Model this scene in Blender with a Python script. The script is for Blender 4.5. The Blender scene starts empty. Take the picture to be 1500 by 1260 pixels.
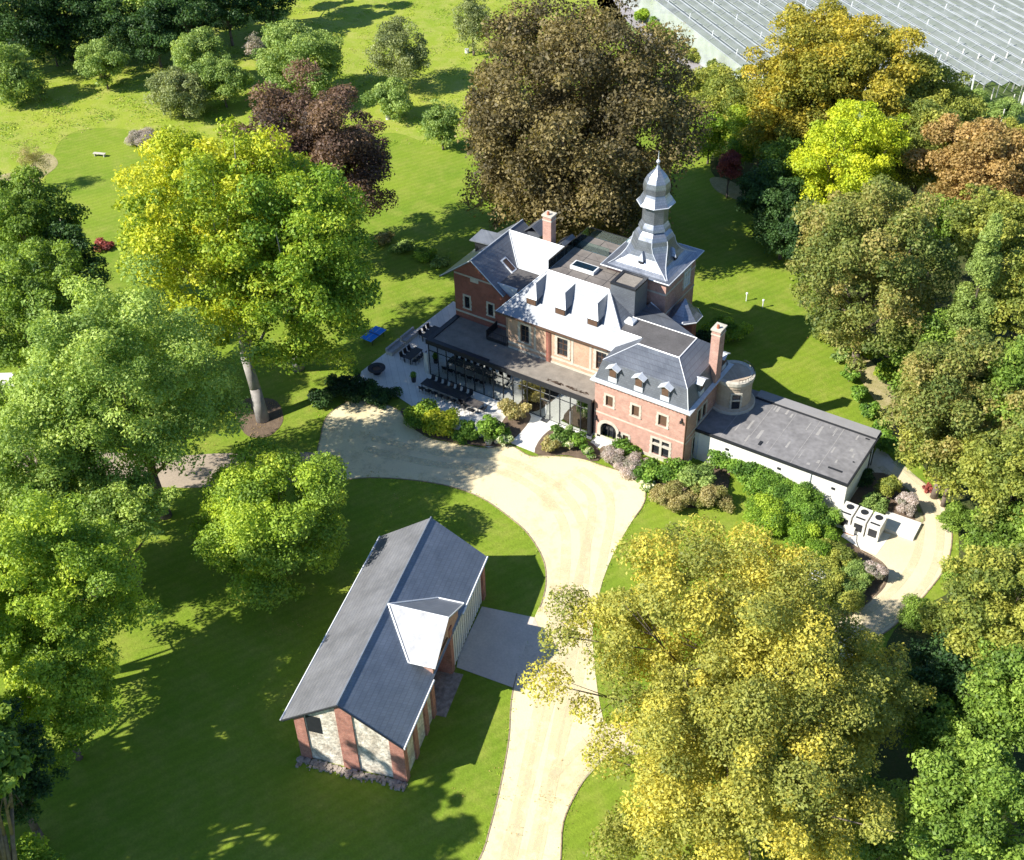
import bpy, math, random
import numpy as np
from mathutils import Vector, Matrix
random.seed(7)
S = bpy.context.scene
COL = S.collection
R = math.radians

# ------------------------------------------------------------------ camera (surveyed: drone at 75 m)
PITCH, ROLL, AZ, F_PX = R(39.058), R(-1.5825), R(124.219), 1756.64
CAM = Vector((34.91554621, -80.04011583, 75.0))
FW = Vector((math.cos(AZ)*math.cos(PITCH), math.sin(AZ)*math.cos(PITCH), -math.sin(PITCH)))
_rt = Vector((math.sin(AZ), -math.cos(AZ), 0)); _up = _rt.cross(FW)
RT = _rt*math.cos(ROLL)+_up*math.sin(ROLL); UP = _up*math.cos(ROLL)-_rt*math.sin(ROLL)
cd = bpy.data.cameras.new('camera'); cam = bpy.data.objects.new('camera', cd); COL.objects.link(cam)
cd.sensor_width = 36; cd.lens = F_PX*36/1500; cd.clip_start = 1; cd.clip_end = 3000
M = Matrix((RT, UP, -FW)).transposed().to_4x4(); M.translation = CAM; cam.matrix_world = M
S.camera = cam

# ------------------------------------------------------------------ light
SUN_DIR = Vector((-.726, -.95, 1.0)).normalized()
elev = math.asin(SUN_DIR.z)
sd = bpy.data.lights.new('sun', 'SUN'); so = bpy.data.objects.new('sun', sd); COL.objects.link(so)
sd.energy = 5.0; sd.angle = R(0.5); sd.color = (1.0, .94, .83)
so.rotation_euler = SUN_DIR.to_track_quat('Z', 'Y').to_euler()
W = bpy.data.worlds.new('World'); S.world = W; W.use_nodes = True
nt = W.node_tree; bg = nt.nodes['Background']
sky = nt.nodes.new('ShaderNodeTexSky'); sky.sky_type = 'NISHITA'; sky.sun_disc = False
sky.sun_elevation = elev; sky.sun_rotation = math.atan2(SUN_DIR.x, SUN_DIR.y)
sky.air_density = 1.0; sky.dust_density = .1; sky.ozone_density = 6.0
nt.links.new(sky.outputs[0], bg.inputs[0]); bg.inputs[1].default_value = .095
S.view_settings.view_transform = 'Standard'; S.view_settings.look = 'None'
S.view_settings.exposure = 0.86; S.view_settings.gamma = 1
S.render.engine = 'CYCLES'
S.cycles.max_bounces = 6; S.cycles.transparent_max_bounces = 12

# ------------------------------------------------------------------ survey helper: photo point -> world point at height z
def ray(x, y): return FW + RT*((x-750)/F_PX) - UP*((y-630)/F_PX)
def site(x, y, z=0.0):
    d = ray(x, y); t = (z-CAM.z)/d.z
    return CAM + d*t

# ------------------------------------------------------------------ materials
def _mat(name):
    m = bpy.data.materials.new(name); m.use_nodes = True
    return m, m.node_tree, m.node_tree.nodes['Principled BSDF']
def mat(name, col, rough=.7, var=.25, scale=1.5, col2=None, bump=0.0, spec=.4, metallic=0, fine=None, bscale=None):
    m, t, b = _mat(name)
    b.inputs['Roughness'].default_value = rough; b.inputs['Specular IOR Level'].default_value = spec
    b.inputs['Metallic'].default_value = metallic
    co = t.nodes.new('ShaderNodeTexCoord')
    n = t.nodes.new('ShaderNodeTexNoise'); n.inputs['Scale'].default_value = scale; n.inputs['Detail'].default_value = 6
    n.inputs['Roughness'].default_value = .65
    t.links.new(co.outputs['Object'], n.inputs['Vector'])
    r = t.nodes.new('ShaderNodeValToRGB'); r.color_ramp.elements[0].position = .3; r.color_ramp.elements[1].position = .7
    c2 = col2 if col2 else tuple(min(1, c*(1+var)) for c in col)
    c1 = col if col2 else tuple(c*(1-var) for c in col)
    r.color_ramp.elements[0].color = (*c1, 1); r.color_ramp.elements[1].color = (*c2, 1)
    t.links.new(n.outputs['Fac'], r.inputs[0]); out = r.outputs[0]
    if fine:
        n2 = t.nodes.new('ShaderNodeTexNoise'); n2.inputs['Scale'].default_value = fine[0]; n2.inputs['Detail'].default_value = 3
        t.links.new(co.outputs['Object'], n2.inputs['Vector'])
        mr = t.nodes.new('ShaderNodeMapRange'); mr.inputs[1].default_value = .3; mr.inputs[2].default_value = .7
        mr.inputs[3].default_value = 1-fine[1]; mr.inputs[4].default_value = 1+fine[1]
        t.links.new(n2.outputs['Fac'], mr.inputs[0])
        mx = t.nodes.new('ShaderNodeVectorMath'); mx.operation = 'SCALE'
        t.links.new(out, mx.inputs[0]); t.links.new(mr.outputs[0], mx.inputs['Scale']); out = mx.outputs[0]
    t.links.new(out, b.inputs['Base Color'])
    if bump:
        bp = t.nodes.new('ShaderNodeBump'); bp.inputs['Strength'].default_value = 1; bp.inputs['Distance'].default_value = bump
        n3 = t.nodes.new('ShaderNodeTexNoise'); n3.inputs['Scale'].default_value = bscale or scale*6; n3.inputs['Detail'].default_value = 4
        t.links.new(co.outputs['Object'], n3.inputs['Vector'])
        t.links.new(n3.outputs['Fac'], bp.inputs['Height']); t.links.new(bp.outputs[0], b.inputs['Normal'])
    return m
def coursed(name, c1, c2, mortar, bw, bh, ms=.012, rough=.85, spec=.3, noise=.35, nscale=.9, zk=1.0, bump=0.0, metal=0.0):
    """bricks, slates or planks laid in courses; U = x+y, V = z"""
    m, t, b = _mat(name)
    b.inputs['Roughness'].default_value = rough; b.inputs['Specular IOR Level'].default_value = spec
    b.inputs['Metallic'].default_value = metal
    co = t.nodes.new('ShaderNodeTexCoord'); sp = t.nodes.new('ShaderNodeSeparateXYZ'); t.links.new(co.outputs['Object'], sp.inputs[0])
    a = t.nodes.new('ShaderNodeMath'); a.operation = 'ADD'; t.links.new(sp.outputs[0], a.inputs[0]); t.links.new(sp.outputs[1], a.inputs[1])
    zz = t.nodes.new('ShaderNodeMath'); zz.operation = 'MULTIPLY'; zz.inputs[1].default_value = zk; t.links.new(sp.outputs[2], zz.inputs[0])
    cb = t.nodes.new('ShaderNodeCombineXYZ'); t.links.new(a.outputs[0], cb.inputs[0]); t.links.new(zz.outputs[0], cb.inputs[1])
    br = t.nodes.new('ShaderNodeTexBrick'); t.links.new(cb.outputs[0], br.inputs['Vector'])
    br.inputs['Color1'].default_value = (*c1, 1); br.inputs['Color2'].default_value = (*c2, 1); br.inputs['Mortar'].default_value = (*mortar, 1)
    br.inputs['Scale'].default_value = 1; br.inputs['Brick Width'].default_value = bw; br.inputs['Row Height'].default_value = bh
    br.inputs['Mortar Size'].default_value = ms
    n = t.nodes.new('ShaderNodeTexNoise'); n.inputs['Scale'].default_value = nscale; n.inputs['Detail'].default_value = 7; n.inputs['Roughness'].default_value = .7
    t.links.new(co.outputs['Object'], n.inputs['Vector'])
    mr = t.nodes.new('ShaderNodeMapRange'); mr.inputs[1].default_value = .3; mr.inputs[2].default_value = .7
    mr.inputs[3].default_value = 1-noise; mr.inputs[4].default_value = 1+noise; t.links.new(n.outputs['Fac'], mr.inputs[0])
    mx = t.nodes.new('ShaderNodeVectorMath'); mx.operation = 'SCALE'
    t.links.new(br.outputs['Color'], mx.inputs[0]); t.links.new(mr.outputs[0], mx.inputs['Scale']); t.links.new(mx.outputs[0], b.inputs['Base Color'])
    if bump:
        bp = t.nodes.new('ShaderNodeBump'); bp.inputs['Distance'].default_value = bump
        t.links.new(n.outputs['Fac'], bp.inputs['Height']); t.links.new(bp.outputs[0], b.inputs['Normal'])
    rr = t.nodes.new('ShaderNodeMapRange'); rr.inputs[1].default_value = .3; rr.inputs[2].default_value = .7
    rr.inputs[3].default_value = max(.05, rough-.08); rr.inputs[4].default_value = min(1, rough+.08)
    t.links.new(n.outputs['Fac'], rr.inputs[0]); t.links.new(rr.outputs[0], b.inputs['Roughness'])
    return m
BRICK = coursed('red_brick', (.50, .255, .195), (.41, .19, .15), (.50, .42, .36), .22, .075, .01, noise=.22, nscale=1.6)
BRICK_D = coursed('dark_red_brick', (.33, .09, .06), (.26, .07, .05), (.30, .2, .16), .22, .075, .01, noise=.25)
BRICK_LIT = coursed('sunlit_brick', (.53, .325, .215), (.44, .25, .165), (.54, .46, .36), .22, .075, .01, noise=.18)  # same brick as the pavilion; strong sun on the main wing put into colour
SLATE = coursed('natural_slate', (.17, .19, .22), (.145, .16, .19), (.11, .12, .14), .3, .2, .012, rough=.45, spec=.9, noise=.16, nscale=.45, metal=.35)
SLATE_W = coursed('sunlit_slate', (.28, .30, .33), (.25, .27, .30), (.21, .23, .26), .3, .2, .008, rough=.47, spec=1.0, noise=.1, nscale=.6, metal=.5)  # paler slate copy; sun sheen of the front slopes is in the colour
SLATE_B = coursed('barn_tile', (.19, .225, .285), (.165, .20, .255), (.14, .17, .22), .27, .22, .02, rough=.5, spec=.7, noise=.22, nscale=.5, metal=.2)  # right slope's blue, barely lit look is put into this tile colour
TOWERSL = coursed('tower_slate', (.33, .355, .40), (.27, .295, .34), (.19, .21, .25), .3, .22, .012, rough=.38, spec=1.0, noise=.14, nscale=.8, metal=.7)
STONE = mat('pale_limestone', (.52, .485, .41), .85, .2, 2.0)
WHITE_R = mat('white_render', (.66, .64, .60), .8, .05, .5, col2=(.80, .79, .76), fine=(3, .04))
ZINC = mat('zinc_trim', (.55, .58, .62), .4, .12, 3, spec=.7)
TRIM = mat('white_metal_trim', (.78, .8, .82), .35, .05, 3, spec=.6)
FLATR = mat('bitumen_roofing', (.105, .10, .10), .75, .22, .6, bump=.01, fine=(6, .12), bscale=9)
FLATA = mat('weathered_flat_roof', (.21, .205, .21), .7, .2, .35, fine=(2.2, .16))
FLATV = mat('gravelled_flat_roof', (.24, .215, .185), .9, .22, .9, fine=(12, .2))
DARK = mat('anthracite_metal', (.025, .027, .032), .45, .2, 3)
WOODP = coursed('grey_decking', (.19, .17, .155), (.14, .125, .115), (.05, .045, .04), 2.4, .15, .012, rough=.75, noise=.25)
BROWNW = mat('brown_timber', (.12, .07, .045), .6, .25, 4)
PAVE = mat('pale_paving', (.70, .68, .63), .7, .07, .5, fine=(4, .06))
PAVEP = coursed('stone_slabs', (.76, .74, .70), (.68, .66, .63), (.5, .48, .45), 1.0, 1.0, .02, noise=.1)
CONC = mat('grey_concrete', (.36, .33, .30), .85, .12, .8, fine=(5, .08))
STONEF = mat('rough_flint_infill', (.36, .30, .23), .9, .3, 1.1, col2=(.82, .77, .66), bump=.08, bscale=4, fine=(4, .3))
RUBBLE = mat('grey_rubble', (.34, .29, .25), .95, .45, 2.5, bump=.12, bscale=4)
BLUE = mat('blue_table_top', (.01, .22, .75), .35, .06, 3)
BLACKP = mat('charcoal_furniture', (.02, .022, .028), .5, .3, 4)
GREYC = mat('grey_cushion', (.42, .42, .43), .9, .1, 4)
EDGE = mat('stone_edging', (.30, .23, .16), .9, .3, 1.2)
TERRA = mat('terracotta', (.40, .14, .08), .8, .2, 3)
def glass(name, tint, refl, inner, rough=.03):
    m, t, b = _mat(name); t.nodes.remove(b); out = t.nodes['Material Output']
    g = t.nodes.new('ShaderNodeBsdfGlossy'); g.inputs['Roughness'].default_value = rough; g.inputs['Color'].default_value = (.95, 1, .97, 1)
    tr = t.nodes.new('ShaderNodeBsdfTransparent'); tr.inputs[0].default_value = (*tint, 1)
    fr = t.nodes.new('ShaderNodeFresnel'); fr.inputs[0].default_value = 1.5
    ad = t.nodes.new('ShaderNodeMath'); ad.operation = 'ADD'; ad.inputs[1].default_value = refl; ad.use_clamp = True
    t.links.new(fr.outputs[0], ad.inputs[0])
    mx = t.nodes.new('ShaderNodeMixShader'); t.links.new(ad.outputs[0], mx.inputs[0]); t.links.new(tr.outputs[0], mx.inputs[1]); t.links.new(g.outputs[0], mx.inputs[2])
    t.links.new(mx.outputs[0], out.inputs[0]); return m
GLASSV = glass('clear_glazing', (.85, .92, .90), .42, None)
GLASSB = glass('balustrade_glass', (.80, .92, .90), .06, None)
GLASSW = mat('dark_window_glass', (.02, .024, .03), .08, .2, 1, spec=.8)

# ------------------------------------------------------------------ mesh builder
class MB:
    def __init__(s): s.v = []; s.f = []
    def add(s, vs, fs):
        o = len(s.v); s.v += [tuple(v) for v in vs]; s.f += [tuple(i+o for i in f) for f in fs]; return s
    def box(s, x0, x1, y0, y1, z0, z1):
        return s.add([(x0, y0, z0), (x1, y0, z0), (x1, y1, z0), (x0, y1, z0), (x0, y0, z1), (x1, y0, z1), (x1, y1, z1), (x0, y1, z1)],
                     [(0, 3, 2, 1), (4, 5, 6, 7), (0, 1, 5, 4), (1, 2, 6, 5), (2, 3, 7, 6), (3, 0, 4, 7)])
    def slab(s, pts, th=.15):
        """polygon given counter-clockwise from outside, thickened inwards"""
        P = [Vector(p) for p in pts]; n = Vector((0, 0, 0))
        for i in range(len(P)):
            a, b = P[i], P[(i+1) % len(P)]
            n += Vector(((a.y-b.y)*(a.z+b.z), (a.z-b.z)*(a.x+b.x), (a.x-b.x)*(a.y+b.y)))
        n.normalize()
        if n.z < 0: n = -n; P.reverse()
        k = len(P)
        return s.add(P+[p-n*th for p in P], [tuple(range(k)), tuple(range(2*k-1, k-1, -1))]+[(i, i+k, (i+1) % k+k, (i+1) % k) for i in range(k)])
    def prism(s, pts, z0, z1):
        P = list(pts); a = sum(P[i][0]*P[(i+1) % len(P)][1]-P[(i+1) % len(P)][0]*P[i][1] for i in range(len(P)))
        if a < 0: P.reverse()
        k = len(P)
        return s.add([(p[0], p[1], z1) for p in P]+[(p[0], p[1], z0) for p in P], [tuple(range(k)), tuple(range(2*k-1, k-1, -1))]+[(i, i+k, (i+1) % k+k, (i+1) % k) for i in range(k)])
    def tube(s, a, b, r0, r1=None, n=6):
        a = Vector(a); b = Vector(b); r1 = r0 if r1 is None else r1
        d = (b-a); 
        if d.length < 1e-6: return s
        d.normalize(); x = d.orthogonal().normalized(); y = d.cross(x); vs = []
        for c, r in ((a, r0), (b, r1)):
            for i in range(n):
                t = 2*math.pi*i/n; vs.append(c+x*math.cos(t)*r+y*math.sin(t)*r)
        return s.add(vs, [(i, (i+1) % n, (i+1) % n+n, i+n) for i in range(n)]+[tuple(range(n-1, -1, -1)), tuple(range(n, 2*n))])
    def lathe(s, c, prof, n=16, cap=True):
        vs = []; fs = []
        for (z, r) in prof:
            for i in range(n):
                t = 2*math.pi*i/n; vs.append((c[0]+r*math.cos(t), c[1]+r*math.sin(t), c[2]+z))
        for k in range(len(prof)-1):
            for i in range(n): fs.append((k*n+i, k*n+(i+1) % n, (k+1)*n+(i+1) % n, (k+1)*n+i))
        if cap: fs.append(tuple(range(n-1, -1, -1))); fs.append(tuple((len(prof)-1)*n+i for i in range(n)))
        return s.add(vs, fs)
    def build(s, name, m, parent=None, smooth=False):
        me = bpy.data.meshes.new(name); me.from_pydata(s.v, [], s.f); me.validate(); me.update()
        me.materials.append(m)
        if smooth: me.shade_smooth()
        o = bpy.data.objects.new(name, me); COL.objects.link(o)
        if parent: o.parent = parent
        return o
def tag(o, label=None, cat=None, group=None, kind=None):
    for k, v in (('label', label), ('category', cat), ('group', group), ('kind', kind)):
        if v: o[k] = v
    return o
def thing(name, label, cat, loc=(0, 0, 0), rz=0, group=None):
    o = bpy.data.objects.new(name, None); COL.objects.link(o); o.location = loc; o.rotation_euler = (0, 0, rz); o.empty_display_size = .3
    return tag(o, label, cat, group)
def split_pieces(o):
    """every loose piece of a part becomes a part of its own (same name, parent, material)"""
    me = o.data; par = list(range(len(me.vertices)))
    def find(i):
        while par[i] != i: par[i] = par[par[i]]; i = par[i]
        return i
    for p in me.polygons:
        a = find(p.vertices[0])
        for v in p.vertices[1:]: par[find(v)] = a
    grp = {}
    for p in me.polygons: grp.setdefault(find(p.vertices[0]), []).append(list(p.vertices))
    if len(grp) < 2: return
    base = o.name.split('.')[0]; pr = o.parent; m = me.materials[0]; co = [tuple(v.co) for v in me.vertices]; ch = kids(o); first = None
    for fs in grp.values():
        mb = MB(); ids = sorted({v for f in fs for v in f}); mp = {v: i for i, v in enumerate(ids)}
        n = mb.add([co[v] for v in ids], [[mp[v] for v in f] for f in fs]).build(base, m, pr); first = first or n
    for c in ch: c.parent = first
    bpy.data.objects.remove(o)
def kids(o): return [c for c in bpy.data.objects if c.parent == o]
def copy_tree(o, parent=None):
    c = o.copy(); COL.objects.link(c); c.parent = parent
    for ch in kids(o): copy_tree(ch, c)
    return c

class Frame:
    """wall plane: a runs along ux, z up, d outward"""
    def __init__(s, o, ux, n): s.o = Vector(o); s.ux = Vector(ux); s.n = Vector(n)
    def p(s, a, z, d=0): return s.o+s.ux*a+s.n*d+Vector((0, 0, z))
    def box(s, mb, a0, a1, z0, z1, d0, d1):
        q = [s.p(a0, z0, d1), s.p(a1, z0, d1), s.p(a1, z1, d1), s.p(a0, z1, d1), s.p(a0, z0, d0), s.p(a1, z0, d0), s.p(a1, z1, d0), s.p(a0, z1, d0)]
        return mb.add(q, [(0, 1, 2, 3), (5, 4, 7, 6), (1, 5, 6, 2), (4, 0, 3, 7), (3, 2, 6, 7), (4, 5, 1, 0)])
    def wall(s, mb, a0, a1, z0, z1, ops, rev=.22):
        A = sorted({a0, a1, *[o[0] for o in ops], *[o[1] for o in ops]}); Z = sorted({z0, z1, *[o[2] for o in ops], *[o[3] for o in ops]})
        for i in range(len(A)-1):
            for j in range(len(Z)-1):
                ca, cz = (A[i]+A[i+1])/2, (Z[j]+Z[j+1])/2
                if any(o[0] < ca < o[1] and o[2] < cz < o[3] for o in ops): continue
                mb.add([s.p(A[i], Z[j]), s.p(A[i+1], Z[j]), s.p(A[i+1], Z[j+1]), s.p(A[i], Z[j+1])], [(0, 1, 2, 3)])
        for a, b, c, d in ops:
            for (p, q) in (((a, c), (b, c)), ((b, c), (b, d)), ((b, d), (a, d)), ((a, d), (a, c))):
                mb.add([s.p(p[0], p[1]), s.p(q[0], q[1]), s.p(q[0], q[1], -rev), s.p(p[0], p[1], -rev)], [(0, 3, 2, 1)])
FS = lambda v: Frame((0, v, 0), (1, 0, 0), (0, -1, 0))      # front walls (facing -v)
FE = lambda u: Frame((u, 0, 0), (0, 1, 0), (1, 0, 0))       # right-hand walls (facing +u)

def window(fr, root, a0, a1, z0, z1, sur=.22, nx=2, nz=2, gm=None, fm=None, stone=None, sill=True, rev=.16):
    stone = stone or STONE
    f = MB(); w = .07
    for (p, q, r_, t) in ((a0, a0+w, z0, z1), (a1-w, a1, z0, z1), (a0+w, a1-w, z0, z0+w), (a0+w, a1-w, z1-w, z1)):
        fr.box(f, p, q, r_, t, -rev, -rev+.06)
    for i in range(1, nx):
        c = a0+(a1-a0)*i/nx; fr.box(f, c-.03, c+.03, z0+w, z1-w, -rev, -rev+.05)
    for i in range(1, nz):
        c = z0+(z1-z0)*i/nz; fr.box(f, a0+w, a1-w, c-.02, c+.02, -rev+.004, -rev+.054)
    wo = f.build('window', fm or DARK, root)
    g = MB(); fr.box(g, a0+.02, a1-.02, z0+.02, z1-.02, -rev-.02, -rev+.01); g.build('pane', gm or GLASSW, wo)
    if sur:
        m = MB(); s = sur
        fr.box(m, a0-s, a0, z0, z1, -.02, .035); fr.box(m, a1, a1+s, z0, z1, -.02, .035); fr.box(m, a0-s, a1+s, z1, z1+s*1.1, -.02, .04)
        k = 0; z = z0
        while z < z1-.2:                                # toothed quoins
            if k % 2: fr.box(m, a0-s-.06, a0-s, z, z+.24, -.02, .033); fr.box(m, a1+s, a1+s+.06, z, z+.24, -.02, .033)
            k += 1; z += .24
        m.build('surround', stone, wo)
    if sill:
        m = MB(); fr.box(m, a0-sur-.05, a1+sur+.05, z0-.14, z0, -.02, .09); m.build('sill', stone, wo)
    return wo

# ================================================================== THE MANSION (origin: front right ground corner of the pavilion)
H = thing('mansion', 'large red brick mansion with slate roofs, flat decks and a belled tower', 'mansion')
# ---- pavilion
fs0 = FS(0); fe0 = FE(0)
ops = [(-8.58, -7.81, 4.23, 5.43), (-5.75, -4.98, 4.2, 5.43), (-2.94, -2.07, 4.22, 5.45), (-6.57, -5.98, .45, 1.45), (-3.41, -1.63, .55, 2.4), (-9.05, -7.3, 0, 2.0)]
m = MB(); fs0.wall(m, -9.8, 0, 0, 6.9, ops)
eops = [(2.25, 2.95, 3.95, 5.5), (3.3, 4.0, 3.95, 5.5), (7.15, 8.1, 3.95, 5.55), (1.7, 2.45, .45, 2.6), (2.75, 3.5, .45, 2.6), (3.8, 4.55, .45, 2.6), (7.15, 8.1, 4.0-3.45, 2.4)]
fe0.wall(m, 0, 8.6, 0, 6.9, eops)
m.add([(-9.8, 0, 0), (-9.8, 8.6, 0), (-9.8, 8.6, 6.9), (-9.8, 0, 6.9)], [(0, 3, 2, 1)]); m.add([(-9.8, 8.6, 0), (0, 8.6, 0), (0, 8.6, 6.9), (-9.8, 8.6, 6.9)], [(0, 3, 2, 1)])
m.build('wall', BRICK, H)
m = MB()
fs0.box(m, -9.83, .03, 0, .33, -.05, .05); fs0.box(m, -9.8, .025, 3.0, 3.17, -.05, .03)
fe0.box(m, -.03, 8.6, 0, .33, -.05, .05); fe0.box(m, 0, 8.6, 2.98, 3.15, -.05, .028); fe0.box(m, 0, 8.6, 3.62, 3.74, -.05, .027)
m.build('stone_band', STONE, H)
m = MB(); fs0.box(m, -9.8, .03, 6.62, 6.78, -.02, .16); fe0.box(m, -.15, 8.6, 6.62, 6.78, -.02, .16)
for i in range(26): fs0.box(m, -9.7+i*.385, -9.6+i*.385, 6.47, 6.62, -.02, .12)
m.build('cornice', BRICK_D, H)
for a0, a1, z0, z1 in ops[:4]: window(fs0, H, a0, a1, z0, z1, sur=.2, nx=1, nz=1, gm=BROWNW, fm=BROWNW)
for a0, a1, z0, z1 in eops: window(fe0, H, a0, a1, z0, z1, sur=.16, nx=1, nz=2, fm=DARK)
# cross window
w = window(fs0, H, -3.41, -1.63, .55, 2.4, sur=.22, nx=1, nz=1, gm=GLASSW)
m = MB(); fs0.box(m, -2.64, -2.40, .55, 2.4, -.15, .02); fs0.box(m, -3.41, -2.64, 1.62, 1.84, -.15, .02); fs0.box(m, -2.40, -1.63, 1.62, 1.84, -.15, .02); m.build('stone_mullion', STONE, w)
# arched entrance
dr = MB(); fs0.box(dr, -9.05, -7.3, 0, 2.0, -.6, -.55); dobj = dr.build('entrance_arch', GLASSW, H)
m = MB(); c0, rr, ri = -8.175, 1.23, .875
fs0.box(m, c0-rr, c0-ri, 0, 1.3, -.3, .05); fs0.box(m, c0+ri, c0+rr, 0, 1.3, -.3, .05)
for i in range(12):
    t0, t1 = math.pi*i/12, math.pi*(i+1)/12
    q = [(ri, t0), (rr, t0), (rr, t1), (ri, t1)]
    q = [(c0+r*math.cos(t), 1.3+r*math.sin(t)*.92) for r, t in q]
    m.add([fs0.p(a, z, .05) for a, z in q]+[fs0.p(a, z, -.3) for a, z in q], [(0, 1, 2, 3), (0, 4, 5, 1), (1, 5, 6, 2), (2, 6, 7, 3), (3, 7, 4, 0)])
m.build('arch_stone', STONE, dobj)
m = MB()
for i in range(4): fs0.box(m, c0-.875+i*.5625, c0-.8+i*.5625, 0, 1.95, -.5, -.44)
fs0.box(m, c0-.8, c0+.8, 1.25, 1.33, -.499, -.441); m.build('door_frame', DARK, dobj)
m = MB(); m.box(c0-1.1, c0+1.1, -1.0, -.1, 0, .16); m.box(c0-1.3, c0+1.3, -1.5, -.1, 0, .08); m.build('doorstep', PAVE, H)
# mansard roof
eo = .38
E_ = [(-10.2, -eo, 6.9), (eo, -eo, 6.9), (eo, 8.95, 6.9), (-10.2, 8.95, 6.9)]
E1 = [(-9.86, .02, 7.02), (-.02, .02, 7.02), (-.02, 8.5, 7.02), (-9.86, 8.5, 7.02)]
K = [(-9.35, .52, 8.95), (-.5, .52, 8.95), (-.5, 8.05, 8.95), (-9.35, 8.05, 8.95)]
T = [(-7.1, 3.2, 10), (-2.8, 3.2, 10), (-2.8, 6.9, 10), (-7.1, 6.9, 10)]
def ring(A, B, mm, name, par):
    m = MB()
    for i in range(4): m.slab([A[i], A[(i+1) % 4], B[(i+1) % 4], B[i]], .12)
    return m.build(name, mm, par)
ring(E_, E1, ZINC, 'gutter', H)
MID = [tuple(E1[i][k]*.62+K[i][k]*.38-(0 if k == 2 else 0) for k in range(3)) for i in range(4)]
rf = ring(E1, K, SLATE, 'mansard_slope', H)
ring(K, T, SLATE, 'upper_slope', H)
m = MB(); m.slab(T, .1); m.box(-9.7, -7.0, 4.35, 6.9, 9.0, 9.995); m.build('flat_roof', FLATR, H)
m = MB(); m.tube(T[0], T[1], .07); m.tube(T[1], T[2], .07); m.tube(T[2], (-9.7, 6.9, 10), .05); m.tube(T[1], K[1], .04); m.tube(K[1], E1[1], .04); m.tube(T[0], K[0], .04)
m.build('ridge_trim', TRIM, rf)
def small_dormer(fr, c, dp, zb=7.75, lab='dormer'):
    m = MB(); fr.box(m, c-.42, c+.42, zb, zb+.95, -1.1+dp, .0+dp); d = m.build('dormer', SLATE, H)
    m = MB(); fr.box(m, c-.33, c+.33, zb+.06, zb+.85, -.05+dp, .03+dp); m.build('shutter', BROWNW, d)
    m = MB()
    for sgn in (-1, 1):
        a = [fr.p(c, zb+1.27, .26+dp), fr.p(c+sgn*.68, zb+.93, .26+dp), fr.p(c+sgn*.68, zb+.93, -1.0+dp), fr.p(c, zb+1.27, -1.3+dp)]
        m.slab(a, .06)
    m.add([fr.p(c-.5, zb+.95, .02+dp), fr.p(c+.5, zb+.95, .02+dp), fr.p(c, zb+1.2, .02+dp)], [(0, 1, 2)])
    m.build('dormer_roof', ZINC, d)
    m = MB(); fr.box(m, c-.45, c+.45, zb-.55, zb-.02, -.3+dp, .02+dp); m.build('apron', ZINC, d)
for c in (-7.95, -5.2, -2.45): small_dormer(fs0, c, -.0)
small_dormer(fe0, 2.7, -.0, 7.75); small_dormer(fe0, 7.4, -.0, 7.75)
# chimney on the pavilion
def chimney(u0, u1, v0, v1, z0, z1, cap=.15):
    m = MB(); m.box(u0, u1, v0, v1, z0, z1); c = m.build('chimney', BRICK, H)
    m = MB(); m.box(u0-.1, u1+.1, v0-.1, v1+.1, z1, z1+cap); m.box(u0-.04, u1+.04, v0-.04, v1+.04, z1-.5, z1-.35); m.build('chimney_cap', STONE, c)
    m = MB(); m.lathe(((u0+u1)/2, (v0+v1)/2-.2, z1+cap-.02), [(0, .16), (.35, .12), (.36, .09)], 10); m.build('chimney_pot', TERRA, c)
    return c
chimney(-.62, .22, 5.1, 6.25, 6.4, 12.75)
# downpipes
m = MB()
for u, v, z1 in ((-.08, -.09, 6.9), (.09, 8.45, 6.9), (-16.75, 2.9, 8.6)): m.tube((u, v, 4.4 if v == 2.9 else .1), (u, v, z1), .06)
m.build('downpipe', BROWNW, H)
# wall lanterns
for a in (-.55, -9.55, -6.95):
    z = 5.65 if a > -1 else (2.3 if a < -9 else 1.35)
    m = MB(); fs0.box(m, a-.04, a+.04, z, z+.3, 0, .14); fs0.box(m, a-.1, a+.1, z-.18, z+.06, .1, .3); m.build('wall_lantern', DARK, H)
# ---- half round stair turret on the right
c = (.95, 7.8, 0); m = MB(); m.lathe(c, [(3.3, 2.25), (3.75, 2.2), (3.95, 1.82), (6.15, 1.82), (6.2, 1.9), (6.85, 1.9)], 32); rt = m.build('round_turret_wall', coursed('pale_brick', (.50, .40, .30), (.42, .33, .25), (.45, .4, .33), .22, .075, .01, noise=.2), H)
m = MB(); m.lathe(c, [(3.3, 2.3), (3.7, 2.3), (3.78, 2.05)], 32); m.lathe(c, [(6.55, 1.98), (6.9, 1.98)], 32, cap=False); m.lathe(c, [(6.9, 1.98), (6.9, 1.55), (6.5, 1.55)], 32, cap=False); m.build('turret_coping', STONE, rt)
m = MB(); m.lathe(c, [(6.5, 1.56), (6.51, .01)], 24, cap=False); m.build('turret_roof', ZINC, rt)
m = MB()
for i in range(14):
    t = -.9+i*2.4/13; p = Vector((c[0]+1.85*math.cos(t), c[1]+1.85*math.sin(t), 6.9)); m.tube(p, p+Vector((0, 0, .35)), .02, n=4)
    if i: m.tube(q+Vector((0, 0, .35)), p+Vector((0, 0, .35)), .025, n=4)
    q = p
m.build('roof_railing', DARK, rt)
t = -.95; n = Vector((math.cos(t), math.sin(t), 0)); frt = Frame(Vector(c)+n*1.83, (-n.y, n.x, 0), n)
w = window(frt, H, -.38, .38, 3.95, 5.55, sur=.16, nx=1, nz=2, fm=DARK, rev=-.03)
m = MB(); frt.box(m, -.38, .38, 4.85, 5.02, -.05, .11); m.build('transom', STONE, w)

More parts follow.
